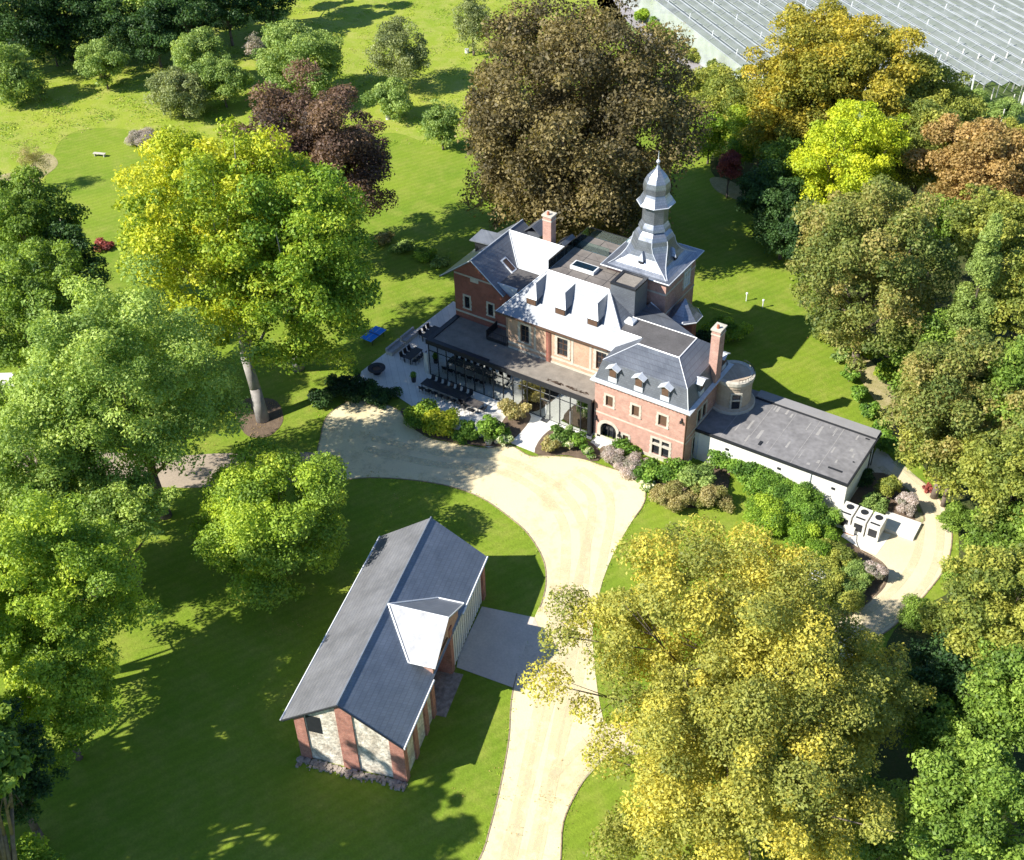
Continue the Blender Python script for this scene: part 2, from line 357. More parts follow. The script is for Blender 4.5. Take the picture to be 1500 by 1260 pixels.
# ---- main wing
fs3 = FS(3.0)
mops = [(-20.2, -19.19, 5.68, 7.74), (-15.86, -14.67, 5.65, 7.74), (-11.44, -10.3, 5.65, 7.74)]
m = MB(); fs3.wall(m, -21.7, -9.8, 0, 8.62, mops)
m.box(-22.6, -21.7, 4.0, 14.8, 0, 8.6)
m.add([(-21.7, 3, 0), (-21.7, 4.0, 0), (-21.7, 4.0, 8.6), (-21.7, 3, 8.6)], [(0, 3, 2, 1)])
m.add([(-22.4, 14.8, 0), (-9.8, 14.8, 0), (-9.8, 14.8, 9.6), (-22.4, 14.8, 9.6)], [(0, 3, 2, 1)])
m.build('wall', BRICK_LIT, H)
for a0, a1, z0, z1 in mops: window(fs3, H, a0, a1, z0, z1, sur=.27, nx=2, nz=3, gm=GLASSW, fm=BROWNW)
m = MB(); fs3.box(m, -17.12, -16.62, 4.4, 8.55, -.02, .12); m.build('brick_pilaster', BRICK_D, H)
m = MB(); fs3.box(m, -21.7, -17.12, 5.0, 5.22, -.03, .05); fs3.box(m, -16.62, -9.85, 5.0, 5.22, -.03, .05); fs3.box(m, -21.7, -9.85, 4.38, 4.62, -.03, .07)
fs3.box(m, -18.6, -18.35, 5.22, 8.4, -.03, .03); fs3.box(m, -14.25, -14.0, 5.22, 8.4, -.03, .03); fs3.box(m, -12.2, -11.95, 5.22, 8.4, -.03, .03); m.build('stone_band', STONE, H)
# roof slope, deck, hips
mr = MB(); mr.slab([(-22.8, 2.5, 8.63), (-7.1, 2.5, 8.63), (-7.3, 4.32, 9.925), (-9.7, 4.32, 9.925), (-12.6, 7.2, 11.97), (-19.6, 7.2, 11.97)], .14)
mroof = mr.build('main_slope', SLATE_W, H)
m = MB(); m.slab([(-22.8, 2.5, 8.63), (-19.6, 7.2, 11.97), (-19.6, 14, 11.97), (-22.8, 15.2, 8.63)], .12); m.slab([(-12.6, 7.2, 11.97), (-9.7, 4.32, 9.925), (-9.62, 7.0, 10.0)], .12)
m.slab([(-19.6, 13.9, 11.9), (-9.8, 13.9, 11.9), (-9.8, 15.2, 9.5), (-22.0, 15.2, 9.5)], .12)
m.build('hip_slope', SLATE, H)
m = MB(); m.tube((-22.8, 2.5, 8.68), (-19.6, 7.2, 12.0), .05); m.tube((-12.6, 7.2, 12.0), (-9.7, 4.32, 9.96), .13, .13); m.tube((-9.7, 4.32, 9.96), (-7.3, 4.3, 9.96), .05); m.tube((-19.6, 7.17, 12.02), (-12.6, 7.17, 12.02), .09); m.build('ridge_trim', TRIM, mroof)
m = MB(); m.box(-22.8, -9.95, 2.36, 2.5, 8.5, 8.66); m.build('gutter', BROWNW, H)
m = MB(); m.box(-19.55, -12.0, 7.25, 15.2, 11.6, 11.94); deck = m.build('roof_deck', WOODP, H)
m = MB()
for i in range(1, 4): m.box(-19.55+i*2.0, -19.51+i*2.0, 7.3, 15.1, 11.94, 11.955)
for i in range(1, 6): m.box(-19.5, -12.0, 7.2+i*1.35, 7.23+i*1.35, 11.94, 11.952)
m.build('deck_joint', DARK, deck)
m = MB(); m.box(-17.9, -15.2, 8.7, 9.9, 11.94, 12.3); sk = m.build('roof_light', TRIM, H); m = MB(); m.box(-17.75, -15.35, 8.83, 9.77, 12.3, 12.33); m.build('pane', GLASSB, sk)
m = MB(); m.box(-9.9, -8.95, 5.55, 6.45, 9.99, 10.22); m.add([(-9.9, 5.55, 10.22), (-8.95, 5.55, 10.22), (-8.95, 6.45, 10.22), (-9.9, 6.45, 10.22), (-9.42, 6.0, 10.55)], [(0, 1, 4), (1, 2, 4), (2, 3, 4), (3, 0, 4)]); m.build('roof_light', TRIM, H)
gl = MB(); gl.box(-19.62, -19.59, 7.4, 15.2, 11.97, 13.0); gl.box(-19.6, -12.2, 15.2, 15.23, 11.97, 13.0); gl.box(-19.6, -15.6, 12.5, 12.53, 11.96, 12.95); bal = gl.build('glass_balustrade', GLASSB, H)
m = MB(); m.tube((-19.6, 7.4, 13.02), (-19.6, 15.2, 13.02), .025, n=4); m.tube((-19.6, 15.2, 13.02), (-12.2, 15.2, 13.02), .025, n=4)
for i in range(6): m.tube((-19.6, 7.4+i*1.56, 11.9), (-19.6, 7.4+i*1.56, 13.0), .02, n=4)
m.build('handrail', DARK, bal)
# slate clad lift overrun
m = MB(); m.box(-12.28, -9.6, 6.98, 9.5, 9.6, 13.0); bx = m.build('lift_overrun', SLATE, H)
m = MB(); m.box(-12.33, -9.55, 6.93, 7.25, 12.9, 13.12); m.box(-12.33, -9.55, 9.2, 9.55, 12.9, 13.12); m.box(-12.33, -12.0, 7.25, 9.2, 12.9, 13.118); m.box(-9.88, -9.55, 7.25, 9.2, 12.9, 13.118); m.build('parapet', DARK, bx)
m = MB(); m.box(-12.0, -9.88, 7.25, 9.2, 12.95, 13.03); m.build('overrun_roof', FLATV, bx)
# lean-to roofs between pavilion, overrun and tower
m = MB(); m.slab([(-9.6, 6.95, 9.99), (-2.8, 6.95, 9.99), (-1.0, 9.0, 7.2), (-7.2, 10.7, 8.0), (-9.6, 10.5, 9.6)], .12); m.slab([(-9.6, 9.45, 9.9), (-9.6, 10.5, 9.7), (-7.3, 10.7, 8.05), (-7.3, 9.2, 8.6)], .1)
lt = m.build('lean_to_roof', SLATE, H); m = MB(); m.tube((-9.62, 10.45, 9.75), (-7.1, 10.72, 8.08), .07); m.build('flashing', TRIM, lt)
# long dormers of the main slope
for uc in (-19.5, -16.15, -12.5):
    b = MB(); b.add([(uc-.6, 4.0, 9.5), (uc+.6, 4.0, 9.5), (uc+.6, 4.0, 10.5), (uc-.6, 4.0, 10.5), (uc-.6, 5.3, 10.5), (uc+.6, 5.3, 10.5), (uc+.6, 5.3, 9.5), (uc-.6, 5.3, 9.5)],
                   [(0, 1, 2, 3), (1, 6, 5, 2), (0, 3, 4, 7)]); d = b.build('dormer', SLATE, H)
    b = MB(); b.box(uc-.52, uc+.52, 3.93, 4.02, 9.75, 10.42)
    d2 = b.build('louvre', BROWNW, d)
    b = MB(); r0 = (uc, 4.85, 11.72); r1 = (uc, 6.85, 11.74); L = (uc-.68, 3.86, 10.48); Rr = (uc+.68, 3.86, 10.48); Lb = (uc-.68, 5.35, 10.5); Rb = (uc+.68, 5.35, 10.5)
    b.add([L, Rr, r0, Rb, r1, Lb], [(0, 1, 2), (1, 3, 4, 2), (0, 2, 4, 5)]); b.add([Vector(L)-Vector((0, 0, .07)), Vector(Rr)-Vector((0, 0, .07)), L, Rr], [(0, 1, 3, 2)])
    b.build('dormer_roof', SLATE_W, d)
# dark flat roof left of the main slope
m = MB(); m.box(-24.25, -20.4, 5.2, 10.0, 8.0, 10.0); m.build('flat_roof', FLATR, H)
m = MB(); m.box(-24.3, -21.9, 5.08, 5.2, 8.9, 10.12); m.build('parapet', ZINC, H)
# ---- gabled north wing
fs5 = FS(4.9)
gops = [(-28.36, -27.74, 5.9, 7.3), (-25.4, -24.78, 5.98, 7.36)]
m = MB(); fs5.wall(m, -29.6, -22.4, 0, 8.9, gops)
m.add([(-29.6, 4.9, 8.9), (-22.4, 4.9, 8.9), (-24.2, 4.9, 9.95), (-27.0, 4.9, 12.0), (-29.6, 4.9, 10.05)], [(0, 1, 2, 3, 4)])
m.box(-29.6, -22.4, 5.3, 14.0, 0, 8.9); m.add([(-29.6, 4.9, 0), (-29.6, 5.3, 0), (-29.6, 5.3, 10.05), (-29.6, 4.9, 10.05)], [(0, 1, 2, 3)]); m.build('wall', BRICK_D, H)
for a0, a1, z0, z1 in gops: window(fs5, H, a0, a1, z0, z1, sur=.2, nx=1, nz=2)
m = MB(); fs5.box(m, -29.6, -22.4, 5.15, 5.35, -.03, .05); fs5.box(m, -29.5, -24.6, 9.75, 9.93, -.03, .04); fs5.box(m, -27.5, -26.5, 9.35, 9.75, -.03, .05); m.build('stone_band', STONE, H)
rz, ez = 12.22, 9.15
m = MB(); m.slab([(-27.0, 4.4, rz), (-27.0, 14.1, rz), (-23.1, 14.1, 9.2), (-23.1, 4.4, 9.2)], .14); gr = m.build('gable_slope', SLATE, H)
m = MB(); m.slab([(-27.0, 4.4, rz), (-31.0, 4.4, ez), (-31.0, 14.1, ez), (-27.0, 14.1, rz)], .14); m.build('gable_slope', SLATE, H)
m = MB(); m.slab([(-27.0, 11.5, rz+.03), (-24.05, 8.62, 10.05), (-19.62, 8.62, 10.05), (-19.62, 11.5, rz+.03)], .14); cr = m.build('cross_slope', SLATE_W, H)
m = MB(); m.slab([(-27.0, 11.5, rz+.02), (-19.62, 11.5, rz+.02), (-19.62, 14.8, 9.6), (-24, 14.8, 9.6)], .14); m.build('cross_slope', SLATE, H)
m = MB(); m.tube((-27, 4.4, rz+.04), (-27, 14.1, rz+.04), .06); m.tube((-27, 11.5, rz+.06), (-19.65, 11.5, rz+.06), .05); m.tube((-27, 4.38, rz), (-31.02, 4.38, ez), .06); m.tube((-27, 4.38, rz), (-23.1, 4.38, 9.2), .05); m.tube((-27, 11.45, rz+.05), (-24.1, 8.6, 10.1), .05); m.build('ridge_trim', ZINC, gr)
fr = Frame((-25.3, 6.6, 10.92), (.783*0, 1, 0), (.61, 0, .79))
m = MB()
def sl(a, b, off): # point on the right gable slope
    u = -27+b; return (u+.61*off, a, rz-b*.774+.79*off)
m.add([sl(7.5, 1.5, .1), sl(8.4, 1.5, .1), sl(8.4, 2.9, .1), sl(7.5, 2.9, .1), sl(7.5, 1.5, -.05), sl(8.4, 1.5, -.05), sl(8.4, 2.9, -.05), sl(7.5, 2.9, -.05)], [(0, 3, 2, 1), (0, 1, 5, 4), (1, 2, 6, 5), (2, 3, 7, 6), (3, 0, 4, 7)])
sw = m.build('roof_window', TRIM, H); m = MB(); m.add([sl(7.62, 1.63, .12), sl(8.28, 1.63, .12), sl(8.28, 2.77, .12), sl(7.62, 2.77, .12)], [(0, 3, 2, 1)]); m.build('pane', GLASSW, sw)
# shed dormer on the left slope
m = MB(); m.box(-29.4, -27.4, 8.6, 10.3, 10.0, 11.75); sdm = m.build('dormer', DARK, H)
m = MB(); m.slab([(-29.9, 8.35, 11.75), (-26.9, 8.35, 11.95), (-26.9, 10.6, 12.15), (-29.9, 10.6, 11.95)], .1); m.build('dormer_roof', SLATE_W, sdm)
chimney(-22.95, -21.95, 11.65, 12.6, 10.5, 15.0)
# rear dormers seen over the ridge
for u, v, zt in ((-25.2, 14.2, 12.4), (-21.0, 13.2, 12.2)):
    b = MB(); b.box(u-.8, u+.8, v-.9, v+.9, 9.8, zt-.8); d = b.build('dormer', SLATE, H)
    b = MB(); b.slab([(u-1.1, v-1.1, zt-.85), (u, v-1.1, zt), (u, v+1.1, zt), (u-1.1, v+1.1, zt-.85)], .06); b.slab([(u+1.1, v-1.1, zt-.85), (u, v-1.1, zt), (u, v+1.1, zt), (u+1.1, v+1.1, zt-.85)], .06); b.build('dormer_roof', SLATE, d)
# ---- tower
tc = (-11.35, 13.8)
m = MB(); m.box(tc[0]-3.25, tc[0]+3.25, tc[1]-3.25, tc[1]+3.25, 0, 12.35); tw = m.build('tower_wall', BRICK, H)
m = MB()
for z in (4.2, 8.6, 10.9): m.box(tc[0]-3.29, tc[0]+3.29, tc[1]-3.29, tc[1]+3.29, z, z+.18)
m.build('stone_band', STONE, tw)
fet = FE(tc[0]+3.25); window(fet, H, 14.6, 15.8, 9.6, 11.4, sur=.22, nx=2, nz=2, gm=ZINC, fm=TRIM, rev=-.02); window(fet, H, 15.0, 15.9, 5.2, 7.2, sur=.2, rev=-.02)
m = MB()
prof = [(12.28, 3.78, 0), (12.42, 3.78, 0), (12.62, 3.3, .05), (12.9, 2.85, .14), (13.25, 2.5, .3), (13.7, 2.24, .55), (14.3, 2.04, .85), (14.9, 1.95, 1), (15.35, 1.86, 1), (15.75, 1.66, 1), (16.1, 1.3, 1), (16.18, 1.2, 1), (16.2, 1.48, 1), (16.45, 1.4, 1), (16.9, 1.18, 1), (18.95, 1.15, 1), (18.9, 1.72, 1), (19.2, 1.5, 1), (19.7, 1.24, 1), (19.95, 1.14, 1), (20.0, 1.2, 1), (20.6, 1.24, 1), (21.1, 1.14, 1), (21.6, .9, 1), (22.0, .58, 1), (22.3, .28, 1), (22.7, .1, 1), (23.2, .05, 1)]
vs = []; fsx = []
for z, a, t in prof:
    b = a*((1-t)+.4142*t); lift = (.22*(1-t)**3) if z > 12.3 and a > 3.5 else 0
    for x, y in ((a, -b), (a, b), (b, a), (-b, a), (-a, b), (-a, -b), (-b, -a), (b, -a)): vs.append((tc[0]+x, tc[1]+y, z+(.2 if (t == 0) else 0)*(1 if abs(abs(x)-abs(y)) < .01 else 0)))
for k in range(len(prof)-1):
    for i in range(8): fsx.append((k*8+i, k*8+(i+1) % 8, (k+1)*8+(i+1) % 8, (k+1)*8+i))
fsx.append(tuple(range(7, -1, -1))); m.add(vs, fsx); spire = m.build('belled_spire', TOWERSL, tw)
m = MB()
e0 = [Vector((tc[0]+x*3.8, tc[1]+y*3.8, 12.6)) for x, y in ((-1, -1), (1, -1), (1, 1), (-1, 1))]
for i in range(4): m.tube(e0[i], e0[(i+1) % 4], .06)
for i in range(8):
    k = 15*8+i; kk = 16*8+i
    m.tube(vs[16*8+i], vs[16*8+(i+1) % 8], .05, n=5)
for kk in range(2, 8): 
    for i in (0, 1, 3, 5, 7): m.tube(vs[kk*8+i], vs[(kk+1)*8+i], .045, n=5)
m.build('spire_trim', ZINC, spire)
m = MB(); m.lathe((tc[0], tc[1], 22.6), [(0, .12), (.25, .07), (.35, .16), (.5, .2), (.62, .12), (.7, .05), (1.55, .015)], 10); m.build('finial', ZINC, spire)
for (x, y, s) in ((0, -1, 1), (1, 0, 1), (-1, 0, 1)):
    n = Vector((x, y, 0)); ux = Vector((-y, x, 0)); f = Frame((tc[0], tc[1], 0), ux, n)
    b = MB(); f.box(b, -.26, .26, 13.2, 13.62, 1.9, 2.62); d = b.build('lucarne', DARK, spire)
    b = MB(); b.add([f.p(-.36, 13.6, 2.75), f.p(.36, 13.6, 2.75), f.p(0, 14.35, 2.35), f.p(.36, 13.7, 1.9), f.p(-.36, 13.7, 1.9), f.p(0, 14.5, 1.9)], [(0, 1, 2), (1, 3, 5, 2), (0, 2, 5, 4)]); b.build('lucarne_roof', TOWERSL, spire)
# small octagonal turret
def octo(c, prof, n=8, off=math.pi/8):
    vs = []; f = []
    for z, r in prof:
        for i in range(n): vs.append((c[0]+r*math.cos(off+2*math.pi*i/n), c[1]+r*math.sin(off+2*math.pi*i/n), z))
    for k in range(len(prof)-1):
        for i in range(n): f.append((k*n+i, k*n+(i+1) % n, (k+1)*n+(i+1) % n, (k+1)*n+i))
    f.append(tuple(range(n-1, -1, -1))); f.append(tuple((len(prof)-1)*n+i for i in range(n)))
    return MB().add(vs, f)
tu = (-6.95, 12.75)
tb = octo(tu, [(0, 1.3), (7.95, 1.3)]).build('turret_wall', BRICK_D, H)
octo(tu, [(7.9, 1.78), (8.0, 1.78), (8.4, 1.25), (8.9, .8), (9.4, .4), (9.85, .03)]).build('turret_roof', TOWERSL, tb)
octo(tu, [(7.84, 1.86), (7.93, 1.86)]).build('turret_gutter', TRIM, tb)
# ---- glazed veranda
VZ = 4.22
m = MB(); m.box(-29.5, -9.85, -.45, 3.0, VZ, VZ+.2); m.box(-29.5, -21.7, 3.0, 4.9, VZ, VZ+.2); vr = m.build('veranda_roof', FLATV, H)
m = MB(); m.box(-29.62, -9.86, -.57, -.40, VZ-.18, VZ+.34); m.box(-29.62, -29.1, -.40, 4.88, VZ-.15, VZ+.34); m.box(-29.1, -22.0, -.40, .0, VZ+.1, VZ+.335); m.build('fascia', DARK, vr)
m = MB()
mu = [-29.45, -28.3, -27.2, -26.1, -24.9, -23.75, -22.6, -21.4, -20.2, -19.0, -17.9, -17.3, -15.75, -14.65, -13.5, -12.3, -11.1, -9.95]
for u in mu: m.box(u-.04, u+.04, -.42, -.30, 0, VZ)
m.box(-29.45, -9.95, -.41, -.31, 3.15, 3.22); m.box(-29.45, -9.95, -.41, -.31, 0, .1)
for v in (1.0, 2.3, 3.6, 4.85): m.box(-29.5, -29.4, v-.04, v+.04, 0, VZ)
m.box(-15.7, -14.7, -.44, -.29, 2.3, 2.42); m.box(-10.3, -9.98, -.45, .2, 0, VZ)
fm = m.build('glazing_frame', DARK, vr)
m = MB(); m.box(-29.43, -9.97, -.37, -.35, .08, VZ-.02); m.box(-29.46, -29.44, -.3, 4.85, .08, VZ-.02); m.build('veranda_glazing', GLASSV, vr)
m = MB(); m.tube((-15.0, -.55, .9), (-15.0, -.55, 2.0), .03); m.tube((-12.2, -.55, .5), (-12.2, -.55, 2.3), .03); m.build('door_handle', TRIM, vr)
m = MB(); m.box(-29.4, -9.9, -.28, 2.98, .0, .07); m.build('veranda_floor', PAVE, H)
m = MB(); m.box(-28.6, -24, 1.9, 2.6, .07, 1.0); m.build('interior_counter', BROWNW, H)
# balcony
m = MB(); m.box(-24.3, -21.9, 2.9, 4.88, 4.62, 4.78); bl = m.build('balcony', WOODP, H)
m = MB(); m.box(-24.34, -24.28, 2.85, 4.88, 4.5, 5.6); m.box(-24.3, -21.95, 2.84, 2.9, 4.5, 4.85)
for i in range(10): m.tube((-24.3+i*.26, 2.87, 4.8), (-24.3+i*.26, 2.87, 5.6), .015, n=4)
m.tube((-24.3, 2.87, 5.6), (-21.95, 2.87, 5.6), .03, n=4); m.build('balcony_railing', DARK, bl)
m = MB(); fs3.box(m, -23.4, -22.7, 4.8, 7.2, -1.05, -1.0)
# moss and leaf litter strips on the veranda roof
m = MB(); rnd = random.Random(3)
for i in range(60):
    u = -15.5+rnd.random()*4.5; v = .1+rnd.random()*.35; s = .08+rnd.random()*.22; m.prism([(u, v), (u+s*1.6, v+.02), (u+s, v+s*.6)], VZ+.2, VZ+.225)
m.build('leaf_litter', mat('leaf_litter', (.07, .045, .03), .9, .4, 5), vr)

# ================================================================== GARAGE ANNEX
A = thing('garage_annex', 'white rendered single storey annex with dark flat roof right of the mansion', 'annex', (15.0, 1.95, 0))
def AO(mb, name, mm, par=A):
    mb.v = [(x-15.0, y-1.95, z) for x, y, z in mb.v] if par == A or par.parent == A else mb.v
    return mb.build(name, mm, par)
m = MB(); m.box(.03, 14.95, 2.0, 2.3, 0, 3.3); m.box(14.65, 14.95, 2.3, 8.0, 0, 3.3); m.box(.03, 14.6, 10.1, 10.4, 0, 3.3); m.box(3.5, 3.8, 2.3, 10.1, 0, 3.3); m.box(12.4, 14.65, 7.9, 8.0, 0, 3.3); AO(m, 'wall', WHITE_R)
m = MB(); m.box(.03, 15.0, 1.95, 10.55, 3.3, 3.48); ar = AO(m, 'flat_roof', FLATA)
m = MB(); m.box(.03, 15.05, 1.9, 2.05, 3.32, 3.6); m.box(14.9, 15.05, 2.05, 10.6, 3.32, 3.56); m.box(2.8, 14.9, 9.35, 9.5, 3.48, 3.6); AO(m, 'parapet', DARK, ar)
m = MB(); m.box(2.8, 14.9, 9.5, 10.6, 3.48, 3.72); AO(m, 'roof_kerb', mat('grey_membrane', (.27, .265, .27), .6, .08, 1), ar)
m = MB(); m.box(12.42, 12.5, 8.0, 10.1, 0, 3.3)
for v in (8.1, 8.9, 9.8): m.tube((14.8, v, 0), (14.8, v, 3.3), .06)
AO(m, 'carport_post', DARK)
m = MB(); rnd = random.Random(5)
for (u, v, a, b) in ((5.9, 3.0, .25, .6), (14.0, 9.0, .35, .1), (12.6, 3.3, 1.3, .18), (14.3, 9.9, .25, .2), (14.2, 5.2, .15, .1)): m.box(u, u+a, v, v+b, 3.48, 3.56)
AO(m, 'roof_clutter', DARK, ar)
m = MB()
for i in range(5): m.box(2.4+i*2.35, 2.46+i*2.35, 2.1, 9.3, 3.48, 3.49)
AO(m, 'roof_seam', mat('pale_seam', (.30, .29, .285), .7, .2, 2), ar)
m = MB()
for i in range(26):
    u = 3+rnd.random()*11; v = 2.4+rnd.random()*6.4; w_ = .08+rnd.random()*.25; l_ = .3+rnd.random()*1.4; m.prism([(u, v), (u+w_, v+.05), (u+w_*.8, v+l_), (u+.02, v+l_*.9)], 3.48, 3.486)
rst = AO(m, 'roof_stain', mat('pale_water_stain', (.33, .32, .31), .7, .2, 2), ar); rst['kind'] = 'stuff' 
m = MB(); m.tube((11.6, 1.93, 0), (11.6, 1.93, 3.3), .05); m.tube((.4, 1.93, 0), (.4, 1.93, 3.3), .05); AO(m, 'downpipe', ZINC)
m = MB()
for u in (3.2, 8.4, 13.6): m.box(u, u+.35, 1.955, 2.0, 2.4, 2.65)
AO(m, 'vent_grille', DARK)
# ================================================================== BARN
BA = R(106.797)
B = thing('barn', 'long brick and flint barn with blue-grey tiled gable roof and pale dormer', 'barn', (-39.7*math.cos(BA)-13.3*math.sin(BA), -39.7*math.sin(BA)+13.3*math.cos(BA), 0), BA)
# local frame: x along the ridge (0..19.7), y across (0 = right hand wall .. 9.2)
L, D, EZ, RZ, sl_ = 19.7, 8.3, 4.25, 7.5, .71
T0 = 4.5
gf = Frame((.1, 0, 0), (0, 1, 0), (-1, 0, 0))
rw = Frame((0, .05, 0), (1, 0, 0), (0, -1, 0))
m = MB(); gf.wall(m, .05, D, 0, 4.1, [(6.2, 7.35, 3.4, 4.1)]); gf.wall(m, 6.2, 7.35, 4.1, 4.75, [(6.2001, 7.3499, 4.1001, 4.7499)])
m.add([gf.p(.05, 4.1), gf.p(6.2, 4.1), gf.p(6.2, 6.2), gf.p(4.5, 7.3), gf.p(.05, 4.15)], [(0, 1, 2, 3, 4)])
m.add([gf.p(7.35, 4.1), gf.p(8.3, 4.1), gf.p(8.3, 4.7), gf.p(7.35, 5.3)], [(0, 1, 2, 3)]); m.add([gf.p(6.2, 4.75), gf.p(7.35, 4.75), gf.p(7.35, 5.35), gf.p(6.2, 6.2)], [(0, 1, 2, 3)])
m.box(.3, L-.3, D-.3, D, 0, 4.4); m.box(L-.3, L-.05, .05, D, 0, 4.2)
m.add([(L-.05, .05, 4.1), (L-.05, D, 4.1), (L-.05, D, 4.7), (L-.05, 4.5, 7.3)], [(0, 1, 2, 3)])
rw.wall(m, .1, 6.35, 0, 3.1, []); m.build('flint_wall', STONEF, B)
m = MB(); rw.box(m, .6, 6.0, 3.1, 3.9, -.1, -.05); gf.box(m, 6.2, 7.35, 3.4, 5.25, -.05, .03); m.build('dark_opening', DARK, B)
m = MB()
for a0, a1, z1 in ((0.0, .95, 4.6), (3.6, 4.85, 7.15), (7.45, 8.3, 4.7)):
    m.add([gf.p(a0, 0, .12), gf.p(a1, 0, .12), gf.p(a1, z1 if a1 > 5 else min(7.2, 4.15+.71*a1 if a1 < 4.5 else 7.2), .1), gf.p(a0, min(7.2, 4.15+.71*a0) if a0 < 5 else z1+.4, .1), gf.p(a0, 0, -.02), gf.p(a1, 0, -.02), gf.p(a1, 4.1, -.02), gf.p(a0, 4.1, -.02)], [(0, 1, 2, 3), (1, 5, 6, 2), (0, 3, 7, 4)])
for a in (.0, 2.1, 4.3, 5.9, 18.6): rw.box(m, a, a+.6, 0, 4.15, -.02, .16)
m.box(6.4, 6.75, .05, 1.4, 0, 4.2); m.box(10.4, 11.0, -.1, .5, 0, 5.2); m.box(10.4, 10.8, .5, 1.5, 0, 4.5); m.box(18.3, 19.55, .06, .5, 0, 4.15)
m.build('brick_pier', coursed('weathered_red_brick', (.42, .15, .10), (.33, .11, .08), (.40, .30, .25), .22, .075, .01, noise=.35, nscale=1.8), B)
m = MB(); m.box(6.75, 10.4, 1.35, 1.5, 0, 5.0); m.build('recessed_wall', BRICK_D, B)
m = MB()
for i in range(15): rw.box(m, 11.15+i*.49, 11.42+i*.49, .15, 3.7, -.02, .06)
slats = m.build('slatted_screen', WHITE_R, B)
m = MB(); rw.box(m, 11.0, 18.6, 0, 4.1, -.2, -.02); m.build('screen_backing', DARK, slats)
rd = random.Random(2); m = MB()
for i in range(420):
    y = rd.random()*8.6-.2; x = -.1-abs(rd.gauss(0, .25)); s = .04+rd.random()*.14; m.box(x-s, x+s*.6, y, y+s*1.3, 0, s*1.1)
m.build('rubble_footing', RUBBLE, B)
m = MB(); m.box(6.3, 10.6, -.9, 1.3, 0, .05); m.build('threshold_paving', RUBBLE, B)
def rz_(y): return EZ+sl_*(y+.15)
rs = MB(); rs.slab([(-.1, -.15, EZ), (L, -.15, EZ), (L, 4.5, RZ), (-.1, 4.5, RZ)], .14); rr_ = rs.build('roof_slope', SLATE_B, B)
rs = MB(); rs.slab([(-.1, 4.5, RZ), (L, 4.5, RZ), (L, 9.3, EZ-.1), (-.1, 9.3, EZ-.1)], .14)
rs.build('roof_slope', coursed('sunlit_barn_tile', (.165, .168, .18), (.14, .145, .16), (.115, .12, .135), .27, .22, .02, rough=.7, spec=.3, noise=.3, nscale=.35), B)  # same tile in grey, the left slope's sunlit look put into the colour
m = MB(); m.tube((-.12, 4.5, RZ+.03), (L+.02, 4.5, RZ+.03), .09); m.build('ridge_tile', SLATE_B, rr_)
m = MB(); m.tube((-.12, -.24, EZ-.04), (6.3, -.24, EZ-.04), .08); m.tube((13.1, -.24, EZ-.04), (L, -.24, EZ-.04), .08); m.tube((-.1, 9.36, EZ-.12), (L, 9.36, EZ-.12), .07); m.build('gutter', TRIM, rr_)
m = MB(); m.tube((-.13, -.15, EZ), (-.13, 4.5, RZ), .06); m.tube((-.13, 4.5, RZ), (-.13, 9.3, EZ-.1), .06); m.build('verge_board', DARK, rr_)
dm = MB(); dx, e1_, e2_, yf, ez_ = 9.75, 6.35, 13.1, -.2, 5.5; yb = (ez_-EZ)/sl_-.15
dm.slab([(dx, yf-.2, 7.42), (dx, 4.45, 7.53), (e1_, yb+.1, ez_+.02), (e1_, yf-.2, ez_)], .12)
dro = dm.build('dormer_roof', mat('sunlit_zinc', (.26, .27, .29), .45, .3, 1.3, col2=(.44, .45, .47), spec=.9, metallic=.4), B)  # near slope's sunlit white put into a paler colour; mottling is staining
dm = MB(); dm.slab([(dx, yf-.2, 7.42), (e2_, yf-.2, ez_), (e2_, yb+.1, ez_+.02), (dx, 4.45, 7.53)], .12); dm.build('dormer_roof', SLATE_W, B)
m = MB(); m.tube((dx, yf-.2, 7.47), (dx, 4.45, 7.58), .05); m.tube((e1_, yf-.2, ez_+.04), (e1_, yb+.1, ez_+.06), .06); m.tube((e1_, yb+.1, ez_+.06), (dx, 4.45, 7.58), .07); m.tube((e2_, yf-.2, ez_+.04), (e2_, yb+.1, ez_+.06), .06); m.tube((e2_, yb+.1, ez_+.06), (dx, 4.45, 7.58), .07); m.tube((dx, yf-.2, 7.45), (e2_, yf-.2, ez_), .05); m.build('dormer_trim', TRIM, dro)
m = MB(); m.add([(dx, .0, 7.2), (e2_-.4, .0, 5.4), (e2_-.4, .0, 4.2), (e1_+.4, .0, 4.2), (e1_+.4, .0, 5.4)], [(0, 4, 3, 2, 1)]); m.add([(e1_+.4, .0, 4.2), (e1_+.4, .0, 5.4), (e1_+.4, 1.6, 5.4), (e1_+.4, 1.6, 4.2)], [(0, 1, 2, 3)]); m.add([(e2_-.4, .0, 4.2), (e2_-.4, 1.6, 4.2), (e2_-.4, 1.6, 5.4), (e2_-.4, .0, 5.4)], [(0, 1, 2, 3)]); m.build('dormer_wall', BRICK, B)
m = MB(); m.tube((e1_+.3, -.15, 5.35), (dx, -.15, 7.2), .1, n=4); m.tube((e2_-.3, -.15, 5.35), (dx, -.15, 7.2), .1, n=4); m.tube((e1_+.3, -.15, 5.35), (dx, -.15, 5.1), .09, n=4); m.build('timber_brace', BROWNW, dro)

